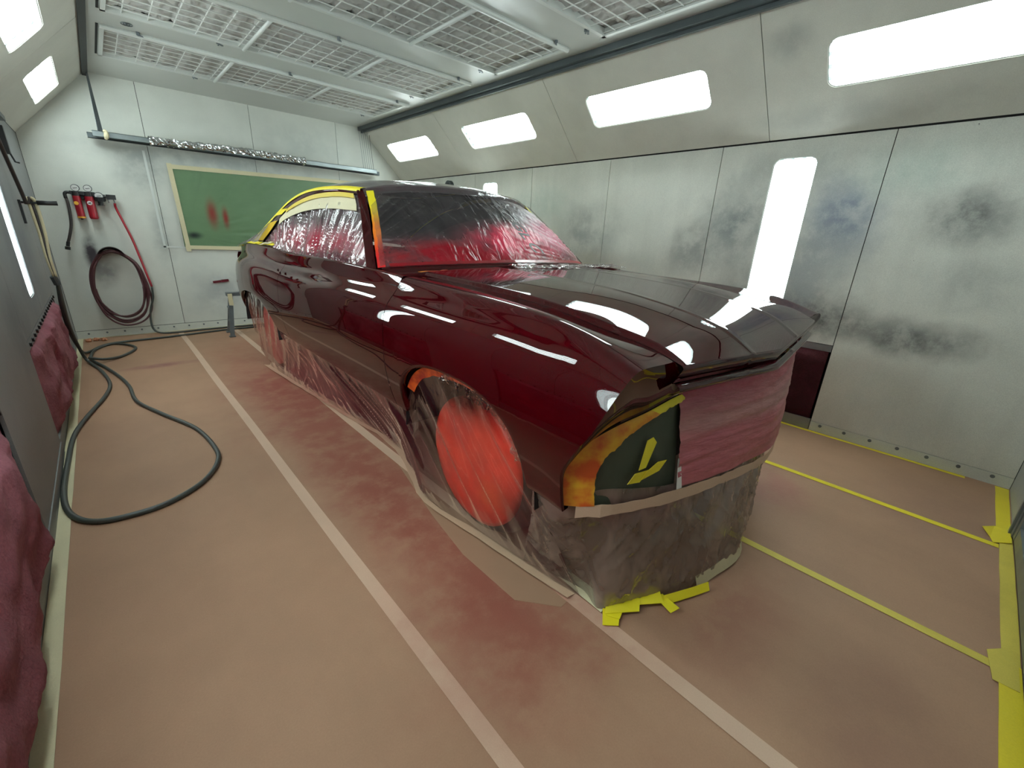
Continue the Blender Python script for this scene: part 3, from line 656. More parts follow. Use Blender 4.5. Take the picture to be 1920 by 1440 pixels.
Gd = []
for i in range(21):
    a = math.pi*(.12+.76*i/20); c0, s0 = math.cos(a), math.sin(a)
    Gd.append([(.07-.125*c0*k_, yy, .845+.14*s0*k_) for k_, yy in ((1, 6.45), (1, 6.585), (.86, 6.585), (.86, 6.46))])
o = grid('hose_holder', Gd, simple('holder_brown', rgb(70, 52, 50), .5), None); tag(o, 'half-round brown hose holder fixed above the hose coil', 'holder')
# bracket on left wall and hanging wrapped hoses
T = empty('wall_bracket', (XL, 5.0, 1.37)); tag(T, 'black angled bracket with foam-gripped arm on the left wall', 'bracket')
q = MB(); q.box((XL, 4.97, 1.22), (XL+.014, 5.01, 1.385)); q.box((XL, 4.985, 1.362), (XL+.20, 4.997, 1.376)); q.build('arm', M['black'], T)
q = MB(); q.tube([(XL+.095, 4.99, 1.370), (XL+.205, 4.99, 1.374)], .017, 10); q.build('foam_grip', M['black'], T, True)
for k in range(3):
    hose('wrapped_hose', [(-.345+.012*k, 4.96+.03*k, 1.36), (-.338+.015*k, 4.99, 1.402), (-.330+.018*k, 5.0, 1.35), (-.322+.014*k, 4.98, 1.15), (-.322+.008*k, 4.95, .98), (-.312+.004*k, 4.95, .83)], .011, M['wrap'] if k != 1 else M['hose_dark'],
         ['beige wrapped hose looped over the black bracket, outer strand', 'dark hose strand between the beige wrapped ones on the bracket', 'beige wrapped hose looped over the black bracket, inner strand'][k], group='hoses over the bracket')
q = MB(); q.tube([(-.318, 4.95, .835), (-.308, 4.97, .77)], .022, 10); o = q.build('hose_clamp', M['gun']); tag(o, 'grey sleeve clamping the end of the beige wrapped hoses', 'clamp')
hose('dark_cable', [(-.36, 4.3, 1.98), (-.358, 4.55, 1.80), (-.352, 4.8, 1.58), (-.345, 4.93, 1.42), (-.342, 4.96, 1.36)], .012, M['hose_dark'], 'dark hose running along the left wall top down to the bracket')
T = empty('wall_latch', (XL, 5.0, 1.75)); tag(T, 'black latch on the upper left wall near the corner', 'latch')
q = MB(); q.obox((XL+.02, 5.0, 1.78), (1, 0, 0), (0, 1, 0), (0, 0, 1), .02, .03, .09); q.build('body', M['black'], T)
q = MB(); q.tube([(XL+.035, 4.99, 1.70), (XL+.05, 4.98, 1.64), (XL+.07, 4.97, 1.635)], .006, 6); q.build('hook', M['black'], T)
q = MB(); q.box((XL-.01, 3.6, 1.955), (XL+.035, 5.45, 1.99)); o = q.build('trim_4', M['gun']); o['kind'] = 'structure'
# floor hoses
bundle_top = (-.305, 4.975, .77)
A = [bundle_top, (-.315, 5.03, .60), (-.325, 5.15, .42), (-.325, 5.35, .22), (-.305, 5.42, .06), (-.27, 5.35, .014), (-.199, 4.994, .013), (-.16, 4.574, .013), (-.194, 4.259, .013), (-.286, 3.87, .013), (-.345, 3.545, .013), (-.362, 3.143, .013), (-.365, 2.731, .013), (-.330, 2.505, .013), (-.247, 2.383, .013), (-.116, 2.348, .013), (.012, 2.367, .013), (.155, 2.473, .013), (.25, 2.654, .013), (.273, 2.858, .013), (.228, 3.236, .013), (.087, 3.643, .013), (-.024, 4.01, .013), (-.047, 4.421, .013), (-.094, 4.757, .013), (-.18, 5.156, .013), (-.268, 5.50, .02), (-.242, 5.909, .013), (-.108, 6.122, .013), (.024, 5.974, .013), (.063, 5.767, .013), (-.051, 5.508, .013), (-.177, 5.389, .03), (-.28, 5.43, .05)]
hose('floor_hose', A, .0125, M['hose'], 'long grey air hose looping over the brown floor paper beside the left wall', n=6, sides=10)
hose('floor_hose', [(-.31, 5.0, .77), (-.335, 5.10, .55), (-.345, 5.35, .30), (-.33, 5.6, .10), (-.30, 5.80, .02), (-.184, 6.08, .013), (-.026, 6.17, .013), (.401, 6.206, .013), (.896, 6.288, .013), (1.298, 6.304, .013), (1.8, 6.25, .013)], .0115, M['hose'], 'second dark hose running along the floor from the wall bundle behind the car')
for k, (xx, yy) in enumerate(((-.29, 6.40), (-.17, 6.38), (-.23, 6.42))):
    bm = bmesh.new(); bmesh.ops.create_icosphere(bm, subdivisions=2, radius=.028)
    for v in bm.verts: v.co = v.co*(1+.5*noise.noise(v.co*60+Vector((k, 0, 0)))); v.co.z *= .7
    me = bpy.data.meshes.new('paper_scrap'); bm.to_mesh(me); bm.free(); me.materials.append(M['paper_scrap']); o = bpy.data.objects.new('paper_scrap', me); o.location = (xx, yy, .018); C.objects.link(o)
    tag(o, ['balled tan tape scrap in the back left floor corner, nearest the left wall', 'balled tan tape scrap in the back left floor corner, towards the car', 'balled tan tape scrap between two others in the back left floor corner'][k], 'scrap')
# trestle behind the car
T = empty('steel_stand', (1.0, 5.95, 0)); tag(T, 'grey steel A-frame stand under the car tail', 'stand')
for (a, b_) in (((1.02, 5.97, .50), (.955, 5.90, 0)), ((1.03, 6.03, .50), (.975, 6.18, 0)), ((1.75, 5.97, .50), (1.80, 5.90, 0)), ((1.75, 6.03, .50), (1.80, 6.18, 0))):
    a, b_ = Vector(a), Vector(b_); d = (a-b_).normalized(); X_ = d.cross(Vector((0, 1, 0))).normalized(); q = MB(); q.obox((a+b_)/2, X_, d.cross(X_), d, .022, .006, (a-b_).length/2); q.obox(b_+Vector((0, 0, .008)), (1, 0, 0), (0, 1, 0), (0, 0, 1), .03, .03, .008); q.build('leg', M['steel'], T)
q = MB(); q.box((.98, 5.96, .47), (1.82, 6.04, .51)); q.build('top_bar', M['steel'], T)
for zz in (.16, .32):
    q = MB(); q.box((.965+.06*zz, 5.93, zz), (.985+.06*zz, 6.10, zz+.02)); q.build('rung', M['steel'], T)
q = MB(); q.box((.985, 5.945, .36), (1.03, 5.952, .50)); q.build('paper_wrap', M['tape_cream'], T)
# round object above far side of roof
T = empty('wall_fan', (XR, 5.29, 1.86)); tag(T, 'small dark round fixture on the right wall seen above the car roof', 'fixture')
q = MB(); q.disc((XR, 5.29, 1.88), (-1, 0, 0), .075, .05, 20); q.build('housing', M['gun'], T)
q = MB(); q.disc((XR-.05, 5.29, 1.88), (-1, 0, 0), .05, .004, 20); q.build('face', M['black'], T)

# ================================================================ CAR
# body axes: x across (centre plane XC), y from nose (about .5) to tail (about 5.2), z up
XC = 1.85
CAR = empty('car', (XC, 2.9, 0)); tag(CAR, 'freshly painted dark candy red two-door coupe masked in plastic film and tape', 'car')
def interp(keys):
    ks = np.array([k[0] for k in keys], float); vs = np.array([k[1] for k in keys], float)
    h = np.diff(ks); dl = np.diff(vs)/h; n = len(ks); mm = np.zeros(n)
    for i in range(1, n-1):
        if dl[i-1]*dl[i] > 0:
            w1 = 2*h[i]+h[i-1]; w2 = h[i]+2*h[i-1]; mm[i] = (w1+w2)/(w1/dl[i-1]+w2/dl[i])
    mm[0], mm[-1] = dl[0], dl[-1]
    def f(x):
        x = np.clip(np.asarray(x, float), ks[0], ks[-1]); i = np.clip(np.searchsorted(ks, x)-1, 0, n-2)
        t = (x-ks[i])/h[i]; t2, t3 = t*t, t**3
        return (2*t3-3*t2+1)*vs[i]+(t3-2*t2+t)*h[i]*mm[i]+(-2*t3+3*t2)*vs[i+1]+(t3-t2)*h[i]*mm[i+1]
    return f
def sinterp(keys, sg=.09):
    f0 = interp(keys); a, b_ = keys[0][0], keys[-1][0]; st = .01
    xs = np.arange(a-.6, b_+.6, st); ys = f0(xs)
    la, lb = float((f0(a+.02)-f0(a))/.02), float((f0(b_)-f0(b_-.02))/.02)
    ys = np.where(xs < a, float(f0(a))+la*(xs-a), np.where(xs > b_, float(f0(b_))+lb*(xs-b_), ys))
    k = np.exp(-.5*(np.arange(-40, 41)*st/sg)**2); k /= k.sum(); ys = np.convolve(ys, k, 'same')
    return lambda x: np.interp(x, xs, ys)
xbase = sinterp([(.5, .888), (.75, .884), (1.2, .880), (1.9, .880), (3.0, .880), (3.9, .885), (4.4, .885), (4.8, .905), (5.05, .95), (5.2, 1.02)])
zsh = sinterp([(.5, .944), (.56, .955), (.67, .988), (.85, 1.008), (1.1, 1.022), (1.6, 1.028), (2.1, 1.032), (2.8, 1.024), (3.3, 1.016), (3.8, 1.03), (4.3, 1.045), (4.8, 1.02), (5.2, .95)], .06)
xcr = sinterp([(.5, .985), (.8, .985), (1.3, 1.0), (1.8, .985), (2.2, .965), (3.2, .965), (3.7, .955), (4.4, .955), (5.2, 1.04)])
zcr = sinterp([(.5, .966), (.54, .976), (.6, 1.0), (.66, 1.024), (.79, 1.055), (1.0, 1.074), (1.25, 1.082), (1.6, 1.092), (2.0, 1.108), (2.6, 1.118), (3.4, 1.112), (3.75, 1.122), (4.28, 1.128), (4.7, 1.115), (4.95, 1.09), (5.1, 1.06), (5.2, 1.02)])
zva = sinterp([(.49, .955), (.52, .963), (.58, .990), (.665, 1.004), (.78, 1.018), (.94, 1.044), (1.17, 1.066), (1.45, 1.079), (2.2, 1.095)], .05)
prof_d = [0, .04, .08, .12, .18, .25, .32, .42, .50, .56, .62]; prof_x = [.064, .031, .011, 0, -.009, -.013, -.013, .004, .022, .045, .075]
prof = lambda d, k=1: .064*k*math.exp(-d/.05)-.013*(1-math.exp(-d/.05))+.7*max(0, d-.26)**2
def zbot(y):
    z = .490 + .03*max(0, (y-4.6)/.6)
    def arch(c, ry, top, p):
        t = abs((y-c)/ry)
        return .49+(top-.49)*(1-t**p)**(1/p) if t < 1 else 0
    return max(z, arch(1.28, .412, .792, 2.5), arch(4.30, .56, .735, 2.3))
zlead = interp([(.45, .70), (.48, .700), (.62, .700), (.72, .655), (.80, .605), (.90, .560), (.96, .54)])
def yshift(yc, z):
    f = max(0, 1-(yc-.54)/.5)**1.3
    return (float(zlead(z))-.54)*f
NS = 26
def section(yc):
    """one cross-section of the near side: sill lip, side, shoulder, belt crest"""
    s_ = float(zsh(yc)); yb = yc+yshift(yc, .55); zb = zbot(yb); b = float(xbase(yc))
    dd = np.concatenate([np.linspace(0, .15, 14), .15+(s_-zb-.15)*np.linspace(0, 1, NS-13)[1:]]); zz = s_-dd[::-1]; pts = []
    for z in zz:
        pts.append((b+float(prof(s_-z, .35+.65*min(1, max(0, (yc-.52)/.35))**.8)), yc+yshift(yc, z), z))
    cx, cz = float(xcr(yc)), float(zcr(yc)); x0, z0 = pts[-1][0], pts[-1][2]
    for k in range(1, 9):
        t = k/8; pts.append((x0+(cx-x0)*t, yc+yshift(yc, z0), z0+(cz-z0)*t+.006*math.sin(math.pi*t)))
    return pts
def smooth_rows(S, it=2, keep=0):
    S = np.array(S); a = NS-12
    for _ in range(it*3):
        T_ = S.copy(); T_[:, a:-1] = (S[:, a-1:-2]+2*S[:, a:-1]+S[:, a+1:])/4; S = T_
    return S
def lip(S, inward=(.022, 0, .004)):
    """add a rolled inner lip along the bottom edge so the panel has thickness"""
    a = S[:, 0:1]+np.array([.004, 0, -.006]); b_ = S[:, 0:1]+np.array([.03, 0, -.003]); c_ = S[:, 0:1]+np.array([.032, 0, .05])
    return np.concatenate([c_, b_, a, S], 1)
def mirror(G_):
    G_ = np.array(G_); G_[..., 0] = 2*XC-G_[..., 0]; return G_
def both(name, G_, mat, parent=CAR, flip=False, smooth=True):
    a = grid(name, G_, mat, parent, smooth, flip); b_ = grid(name, mirror(G_), mat, parent, smooth, not flip); return a, b_
def ys_dense(a, b_, extra=()):
    base = list(np.linspace(a, b_, max(4, int((b_-a)/.03))))
    for e in extra:
        base += [e+d for d in (-.03, -.016, -.009, -.004, -.001, .001, .004, .009, .016, .03) if a < e+d < b_]
    return sorted(set(round(v, 4) for v in base))
def colshift(ya):   # arch front edge seen from column coordinate
    return ya
# front fender: side + inner slope down to the valley beside the bonnet
def fender_section(yc):
    p = section(yc); x0, y0_, z0 = p[-1]; zv = float(zva(yc)); xv = 1.155
    if yc > 1.75: xv = 1.155-.06*(yc-1.75)
    for k in range(1, 13):
        t = k/12; e = t*t*(3-2*t)
        p.append((x0+(xv-x0)*t, y0_-yshift(yc, z0)*0, z0+(zv-z0)*(.35*t+.65*e)))
    return p
archf = [.868-.085, .868, 1.692]
F = smooth_rows([fender_section(y) for y in ys_dense(.54, 1.785, (.79, .80, .81, .82, 1.692))], 2)
both('front_fender', lip(F), M['paint'])
Dg = smooth_rows([section(y) for y in ys_dense(1.790, 3.402)], 2)
def belt_in(S):
    add = []
    for k, (dx, dz) in enumerate(((.012, .001), (.022, -.003), (.03, -.012), (.035, -.03))): add.append(S[:, -1:]+np.array([dx, 0, dz]))
    return np.concatenate([S]+add, 1)
doors = both('door', lip(belt_in(Dg)), M['paint'])
def deck_in(S):
    add = []
    for k in range(1, 9):
        t = k/8; q_ = S[:, -1:].copy(); q_[..., 0] += .10*t; q_[..., 2] += .004*math.sin(t*3)-.01*t*t; add.append(q_)
    return np.concatenate([S]+add, 1)
Q = smooth_rows([section(y) for y in ys_dense(3.407, 5.2, (3.741, 4.859))], 2)
Q = lip(deck_in(Q)); e_ = Q[-1:]
Q = np.concatenate([Q, e_+np.array([.012, .018, 0]), e_+np.array([.05, .034, 0]), e_+np.array([.16, .045, -.005])], 0)
both('quarter_panel', Q, M['paint'])
# tail panel
tail = []
for z_, yy in ((.52, 5.14), (.7, 5.2), (.9, 5.24), (.98, 5.22), (1.02, 5.16)): tail.append([(x, yy+.05*math.sin((x-1.02)/1.66*math.pi), z_) for x in np.linspace(1.01, 2*XC-1.01, 20)])
grid('tail_panel', tail, M['paint'], CAR)
# boot lid
deck = []
for yy in np.linspace(4.75, 5.2, 16):
    deck.append([(x, yy, float(zcr(yy))-.01+.03*math.sin(math.pi*(x-1.05)/1.6)) for x in np.linspace(1.05, 2.65, 30)])
grid('boot_lid', deck, M['paint'], CAR)
# bonnet
zc_ = interp([(.44, .942), (.50, .958), (.63, .988), (.78, 1.012), (.94, 1.035), (1.35, 1.076), (1.6, 1.094), (1.95, 1.112)])
def ylip(x): 
    u = (x-1.155)/(XC-1.155); return .520-.065*u**.8
def yrear(x):
    u = (x-1.155)/(XC-1.155); return 1.90-.06*u
zridge = sinterp([(.44, .925), (.47, .942), (.49, .954), (.53, .985), (.6, 1.018), (.79, 1.062), (1.14, 1.102), (1.6, 1.120), (1.95, 1.124)], .03)
def bonnet_pt(x, yy):
    zv = float(zva(yy)); rg = float(zridge(yy)); xr = XC-.25
    s_ = min(1.0, max(0.0, (x-1.162)/(xr-1.162)))
    edge = zv+.014*min(1, s_/.04)*min(1, max(0, (yy-.5)/.12))
    z = edge+(rg-edge)*(1-(1-s_)**1.9)
    if x > xr: z -= .004*math.sin(math.pi*min(1, (x-xr)/.25)/2)
    z += .003*max(0, 1-abs(x-xr)/.02)
    return z
B = []
for i in range(90):
    row = []
    for j in range(60):
        u = j/59; u = u**1.3 if j < 59 else 1; x = 1.160+(XC-1.160)*u
        s_ = (i/89)**1.4; yy = ylip(x)+(yrear(x)-ylip(x))*s_
        row.append((x, yy, bonnet_pt(x, yy)))
    B.append(row)
B = np.array(B)
Bf = np.concatenate([B, mirror(B)[:, ::-1][:, 1:]], 1)
# lip roll at the front edge
r1 = Bf[:1]+np.array([0, -.006, -.008]); r2 = Bf[:1]+np.array([0, .000, -.022]); r3 = Bf[:1]+np.array([0, .018, -.058]); r4 = Bf[:1]+np.array([0, .03, -.062])
bonnet = grid('bonnet', np.concatenate([r4, r3, r2, r1, Bf], 0), M['paint'], CAR, flip=True)
# header strip under the bonnet lip
hs = []
for dy, dz in ((.012, -.06), (-.004, -.066), (-.006, -.078), (.012, -.094), (.03, -.10)): hs.append(Bf[0]+np.array([0, dy, dz]))
grid('header_bar', hs, M['paint'], CAR, flip=True)
# fender nose face: from leading edge/top edge to the lamp opening
U_ = [tuple(F[0][j]) for j in range(0, NS)]             # up the leading edge
U_ += [tuple(F[0][j]) for j in range(NS, F.shape[1])]    # across the top to the valley
U_ += [(1.168, .528, .950), (1.176, .545, .905)]
U_ = curve(U_, 60)
O_ = curve([(.915, .715, .50), (.905, .715, .62), (.918, .690, .685), (.955, .662, .735), (1.03, .628, .775), (1.14, .600, .800), (1.27, .582, .825), (1.31, .575, .83)], 60)
face = [U_+(O_-U_)*t+np.array([0, -.012*math.sin(math.pi*t), 0]) for t in np.linspace(0, 1, 10)]
both('fender_nose', face, M['paint'])
# inner darkness: wheel houses, engine bay, floor, firewall
q = MB(); q.box((1.12, .82, .42), (2*XC-1.12, 5.05, .60)); q.build('underbody', M['inner'], CAR)
q = MB(); q.box((1.12, .80, .30), (2*XC-1.12, .84, .93)); q.build('radiator_support', M['inner'], CAR)
for sgn in (0, 1):
    for yc_, ry in ((1.28, .44), (4.30, .52)):
        w_ = [[(x, yc_+ry*math.cos(a), .40+.40*math.sin(a)) for a in np.linspace(0, math.pi, 20)] for x in (.93, 1.0, 1.12, 1.2)]
        Gw = np.array(w_); Gw = mirror(Gw) if sgn else Gw
        grid('wheel_house', Gw, M['inner'], CAR)
q = MB(); q.box((1.0, 1.95, .60), (2*XC-1.0, 4.6, .62)); q.box((1.05, 1.95, .6), (2*XC-1.05, 1.98, 1.04)); q.build('cabin_floor', M['inner'], CAR)
q = MB(); q.box((1.06, 2.08, 1.02), (2*XC-1.06, 2.5, 1.06)); q.build('dashboard', M['inner'], CAR)
q = MB(); q.box((1.06, 3.9, .9), (2*XC-1.06, 4.75, 1.05)); q.build('parcel_shelf', M['inner'], CAR)
for a_ in (0, 1):
    q = MB(); x0_ = .955 if not a_ else 2*XC-.985
    q.box((x0_, 1.8, .55), (x0_+.03, 3.4, 1.06)); q.build('door_inner', M['inner'], CAR)
# wheels with red bags
for sgn in (0, 1):
    for yc_, mat_ in ((1.30, M['wheel_red']), (4.30, M['wheel_red2'])):
        fx = lambda x: 2*XC-x if sgn else x
        q = MB(); ring = []
        for x, r in ((1.23, .28), (1.22, .325), (1.16, .345), (1.08, .345), (1.04, .32), (1.03, .27)): ring.append((x, r))
        v = []; f = []; n = 40
        for x, r in ring:
            for k in range(n): a = 2*math.pi*k/n; v.append((fx(x), yc_+r*math.cos(a), .35+r*math.sin(a)))
        for i in range(len(ring)-1):
            for k in range(n): f.append((i*n+k, i*n+(k+1) % n, (i+1)*n+(k+1) % n, (i+1)*n+k))
        f.append(tuple(range(n))); 
        wh = mesh('wheel', v, f, M['tyre'], CAR, True)
        Gw = np.zeros((16, 49, 3))
        for i in range(16):
            r = .293*i/15
            for k in range(49):
                a = 2*math.pi*k/48; nn = noise.noise(Vector((math.cos(a)*r*9, math.sin(a)*r*9, yc_)))
                Gw[i, k] = (fx(1.0+.022*(r/.293)**4+.004*nn), yc_+r*math.cos(a)*1.02, .355+r*math.sin(a))
        rim_ = Gw[-1:]*1.0; rim_[..., 0] = fx(1.05)
        grid('wheel_bag', np.concatenate([Gw, rim_], 0), mat_, wh, flip=bool(sgn))
# arch tape (orange, just inside the front lip)
for sgn in (0, 1):
    pts = []; sd = []
    for a in np.linspace(.02, .98, 40):
        y = .885+(1.685-.885)*a; z = zbot(y)-.006; pts.append((.918+.0, y, z-.004)); c_ = Vector((0, 1.28-y, .42-z)).normalized(); sd.append(tuple(c_+Vector((.35, 0, 0))))
    G2 = np.array([[np.array(p)+np.array(s_)*wd*(1+.25*noise.noise(Vector((p[1]*14, wd*9, 0)))) for wd in (0, .02, .045)] for p, s_ in zip(pts, sd)])
    if sgn: G2 = mirror(G2)
    grid('arch_tape', G2, M['tape_arch'], CAR)

# ---- greenhouse
RE = curve([(1.185, 2.60, 1.508), (1.145, 2.9, 1.528), (1.13, 3.3, 1.522), (1.125, 3.7, 1.468), (1.11, 4.1, 1.355), (1.07, 4.5, 1.21), (1.02, 4.80, 1.118)], 60)
RC = curve([(XC, 2.44, 1.560), (XC, 2.65, 1.590), (XC, 3.0, 1.606), (XC, 3.4, 1.600), (XC, 3.8, 1.555), (XC, 4.3, 1.43), (XC, 4.80, 1.16)], 60)
def roof_grid(off=0.0, wr=0.0):
    R_ = []
    for i in range(60):
        row = []
        for j in range(41):
            u = j/40; e = RE[i]; c_ = RC[i]
            x = e[0]+(c_[0]-e[0])*(1-math.cos(u*math.pi/2)) if False else e[0]+(XC-e[0])*u
            y = e[1]+(c_[1]-e[1])*(1-(1-u)**1.7)
            z = e[2]+(c_[2]-e[2])*(1-(1-u)**3.2)*1.0
            nz_ = wr*noise.noise(Vector((x*3, y*3, 2)))+wr*.5*noise.noise(Vector((x*11, y*5, 7)))
            row.append((x, y, z+off+nz_))
        R_.append(row)
    R_ = np.array(R_)
    return np.concatenate([R_, mirror(R_)[:, ::-1][:, 1:]], 1)
RG = roof_grid()
roof = grid('roof', RG, M['paint'], CAR, flip=True)
hd = np.stack([RG[0], RG[0]+np.array([0, -.010, -.012]), RG[0]+np.array([0, -.004, -.028]), RG[0]+np.array([0, .02, -.034])], 0)
grid('roof_header', hd, M['paint'], CAR)
RF = roof_grid(.009, .006)
fr = RF[0]; hd = [fr+np.array([0, -.016, -.004]), fr+np.array([0, -.028, -.022]), fr+np.array([0, -.032, -.045])][::-1]
grid('roof_film', np.concatenate([np.array(hd), RF], 0), M['film_roof'], CAR, flip=True)
# windshield film between cowl and header
WB_ = curve([(1.035, 2.115, 1.108), (1.15, 2.075, 1.116), (1.4, 2.03, 1.126), (XC, 1.985, 1.134)], 40)
WT_ = curve([(1.205, 2.575, 1.488), (1.35, 2.51, 1.512), (1.55, 2.465, 1.528), (XC, 2.425, 1.536)], 40)
WB2 = np.concatenate([WB_, mirror(WB_)[::-1][1:]]); WT2 = np.concatenate([WT_, mirror(WT_)[::-1][1:]])
def wrinkle(p, dirn, f1, f2, seed):
    a = p.dot(dirn[0]); b_ = p.dot(dirn[1])
    n = noise.noise(Vector((a*f1, b_*f2, seed))); return (1-abs(n)*2.2)
W_ = []
for i in range(70):
    v = i/69; row = []
    for j in range(len(WB2)*2-1):
        u = j/2; k = int(u); fr_ = u-k; k2 = min(k+1, len(WB2)-1)
        b0 = WB2[k]*(1-fr_)+WB2[k2]*fr_; t0 = WT2[k]*(1-fr_)+WT2[k2]*fr_
        p = Vector(b0*(1-v)+t0*v); ee = math.sin(math.pi*v)
        p.y -= .020*ee; p.z += .016*ee
        xx = p.x
        # creases fan from the lower corners towards the header
        ang = math.atan2(v+.10, (3.05-xx)); ang2 = math.atan2(v+.1, xx-.7)
        wv = max(0, 1-abs(noise.noise(Vector((ang*16, 0, 3))))*4)*min(1, max(0, (xx-1.9)/.5))+max(0, 1-abs(noise.noise(Vector((ang2*15, .5, 8))))*5)*min(1, max(0, (1.6-xx)/.4))
        wv2 = noise.noise(Vector((xx*7, v*5, 1)))
        d = (.012*wv+.006*wv2)*min(1, v*8, (1-v)*8)
        p += Vector((0, -.7, .7))*d
        row.append(tuple(p))
    W_.append(row)
wfilm = grid('windshield_film', W_, M['film_windshield'], CAR)
# letters printed on the film
W_ = np.array(W_)
for i_, (ch, x_, v_, sz) in enumerate((('a', 1.985, .64, .06), ('G', 1.99, .55, .10), ('L', 2.01, .39, .10), ('C', 2.03, .24, .10))):
    ri = int(v_*69); ci = int(np.argmin(abs(W_[ri, :, 0]-x_))); pc = Vector(W_[ri, ci])
    cu = bpy.data.curves.new('lettering', 'FONT'); cu.body = ch; cu.size = sz; cu.shear = .3; cu.extrude = .0008; cu.offset = .0025; cu.materials.append(M['ink'])
    tmp = bpy.data.objects.new('tmp', cu); C.objects.link(tmp); dg = bpy.context.evaluated_depsgraph_get(); me = bpy.data.meshes.new_from_object(tmp.evaluated_get(dg)); bpy.data.objects.remove(tmp)
    o = bpy.data.objects.new('lettering', me); C.objects.link(o)
    nn = Vector((0, -.64, .77)).normalized(); dv = Vector((.035, -.13, -.11)); dv = (dv-nn*dv.dot(nn)).normalized(); up = nn.cross(dv)
    mt = Matrix((dv*1.35, up*1.15, nn)).transposed().to_4x4(); mt.translation = pc+nn*.026
    o.matrix_world = mt; put(o, wfilm)
# cowl: painted lip at the glass base and dark vent gap with tape
cw = []
for k, (dy, dz) in enumerate(((.012, .004), (-.012, .004), (-.03, -.006), (-.036, -.022))): cw.append(WB2+np.array([0, dy, dz]))
grid('cowl_lip', cw, M['paint'], CAR)
cg = [WB2+np.array([0, -.034, -.02]), WB2+np.array([0, -.06, -.035]), WB2+np.array([0, -.12, -.04]), WB2+np.array([0, -.22, -.035])]
grid('cowl_panel', cg, M['paint'], CAR)
for k in range(4):
    x0_ = 1.30+.19*k; pts = [(x0_+.15*t, float(np.interp(x0_+.15*t, WB_[:, 0], WB_[:, 1]))-.075+.006*math.sin(t*9+k), 1.103+.004*math.sin(t*14+k)) for t in np.linspace(0, 1, 7)]
    ribbon('cowl_tape', pts, .035, (0, -1, .1), M['tape_arch'], CAR, jit=.3)
ribbon('cowl_tape', [(1.17, 1.97, 1.100), (1.21, 1.965, 1.104), (1.26, 1.955, 1.104), (1.31, 1.95, 1.104)], .03, (0, -1, .05), M['tape_orange'], CAR, jit=.2)
for k in range(2):
    G2 = []
    for i in range(40):
        t = i/39; row = []
        for j in range(8):
            s_ = j/7; x = (1.72 if k == 0 else 2.15)+.42*t; y = 1.93-.05*t*(1+k)-.09*s_-.10*t*s_
            row.append((x, y, 1.118+.010*noise.noise(Vector((x*30, y*30, k)))+.004+.012*math.sin(math.pi*s_)))
        G2.append(row)
    grid('cowl_film', G2, film_mat('film_cowl', .6, rgb(90, 40, 48), [], gloss=1.4, rough=.08, bstr=.9, bvec=(30, 30, 30)), CAR)
# A pillars
def bar(name, pts, w1, w2, d1, d2, mat, mir=True):
    pts = [Vector(p) for p in pts]; G2 = []
    for i, p in enumerate(pts):
        t = i/(len(pts)-1); a = Vector(d1)*(w1[0]*(1-t)+w1[1]*t); b_ = Vector(d2)*(w2[0]*(1-t)+w2[1]*t)
        ring = []
        for k in range(13):
            an = 2*math.pi*k/12; ca, sa = math.cos(an), math.sin(an)
            e = .55; ring.append(tuple(p+a*(abs(ca)**e*(1 if ca > 0 else -1))*.5+b_*(abs(sa)**e*(1 if sa > 0 else -1))*.5))
        G2.append(ring)
    return both(name, G2, mat) if mir else grid(name, G2, mat, CAR)
AP = curve([(.995, 2.13, 1.085), (1.06, 2.29, 1.235), (1.13, 2.46, 1.385), (1.175, 2.595, 1.497)], 24)
bar('a_pillar', AP, (.05, .045), (.05, .04), (.85, -.5, 0), (.3, .6, .5), M['paint'], mir=False)
APf = mirror(np.array(AP))+np.array([.022, -.012, .006])
bar('a_pillar', APf.tolist(), (.055, .05), (.05, .045), (-.85, -.5, 0), (-.3, .6, .5), M['paint'], mir=False)
sd = Vector((.9, -.38, .1))
for sgn in (0, 1):
    P_ = [tuple(Vector(p)+Vector((.022, -.028, .006))) for p in AP]; P_ = [(2*XC-a, b_, c_) for a, b_, c_ in P_] if sgn else P_
    P_ = P_[:]
    s2 = (-.9, -.38, .1) if sgn else (.9, -.38, .1)
    ribbon('pillar_tape', P_[1:], .040 if not sgn else .026, s2, M['tape_fade'], CAR, th=.0015*(-1 if sgn else 1), jit=.08)
P_ = [tuple(p+np.array([0, -.020, .006])) for p in WB2[2:-2]]
ribbon('base_tape', P_, .022, (0, .7, .6), simple('tape_red', rgb(120, 10, 20), .3), CAR, th=.0012, jit=.1)
# side glass area: film, cream paper band, frame and tapes
SB = curve([(1.005, 2.16, 1.100), (.998, 2.6, 1.108), (.998, 3.2, 1.108), (1.0, 3.75, 1.118), (1.03, 4.22, 1.128)], 60)
ST = curve([(1.165, 2.595, 1.480), (1.15, 2.85, 1.497), (1.135, 3.2, 1.490), (1.125, 3.55, 1.446), (1.11, 3.85, 1.370), (1.085, 4.12, 1.245), (1.05, 4.30, 1.145)], 60)
SG = []
for i in range(150):
    t = i/149*59; k = int(t); f_ = t-k; k2 = min(k+1, 59); b0 = SB[k]*(1-f_)+SB[k2]*f_; t0 = ST[k]*(1-f_)+ST[k2]*f_
    row = []
    for j in range(50):
        v = j/49; p = b0*(1-v)+t0*v
        s_ = i/149; an = s_*26+(1-v)*2.0*(s_-.75)*6
        wv = max(0, 1-abs(noise.noise(Vector((an*.9, v*.8, 5))))*3.6)
        gath = noise.noise(Vector((s_*90, v*3, 2)))*max(0, 1-v*5)
        d = (.016*wv+.010*gath)*min(1, (1-v)*6)*min(1, 12*s_, 12*(1-s_))
        p = p+np.array([-.9*d+.006*math.sin(math.pi*v), 0, .3*d])
        row.append(tuple(p))
    SG.append(row)
both('side_window_film', SG, M['film_side'])
TB = []
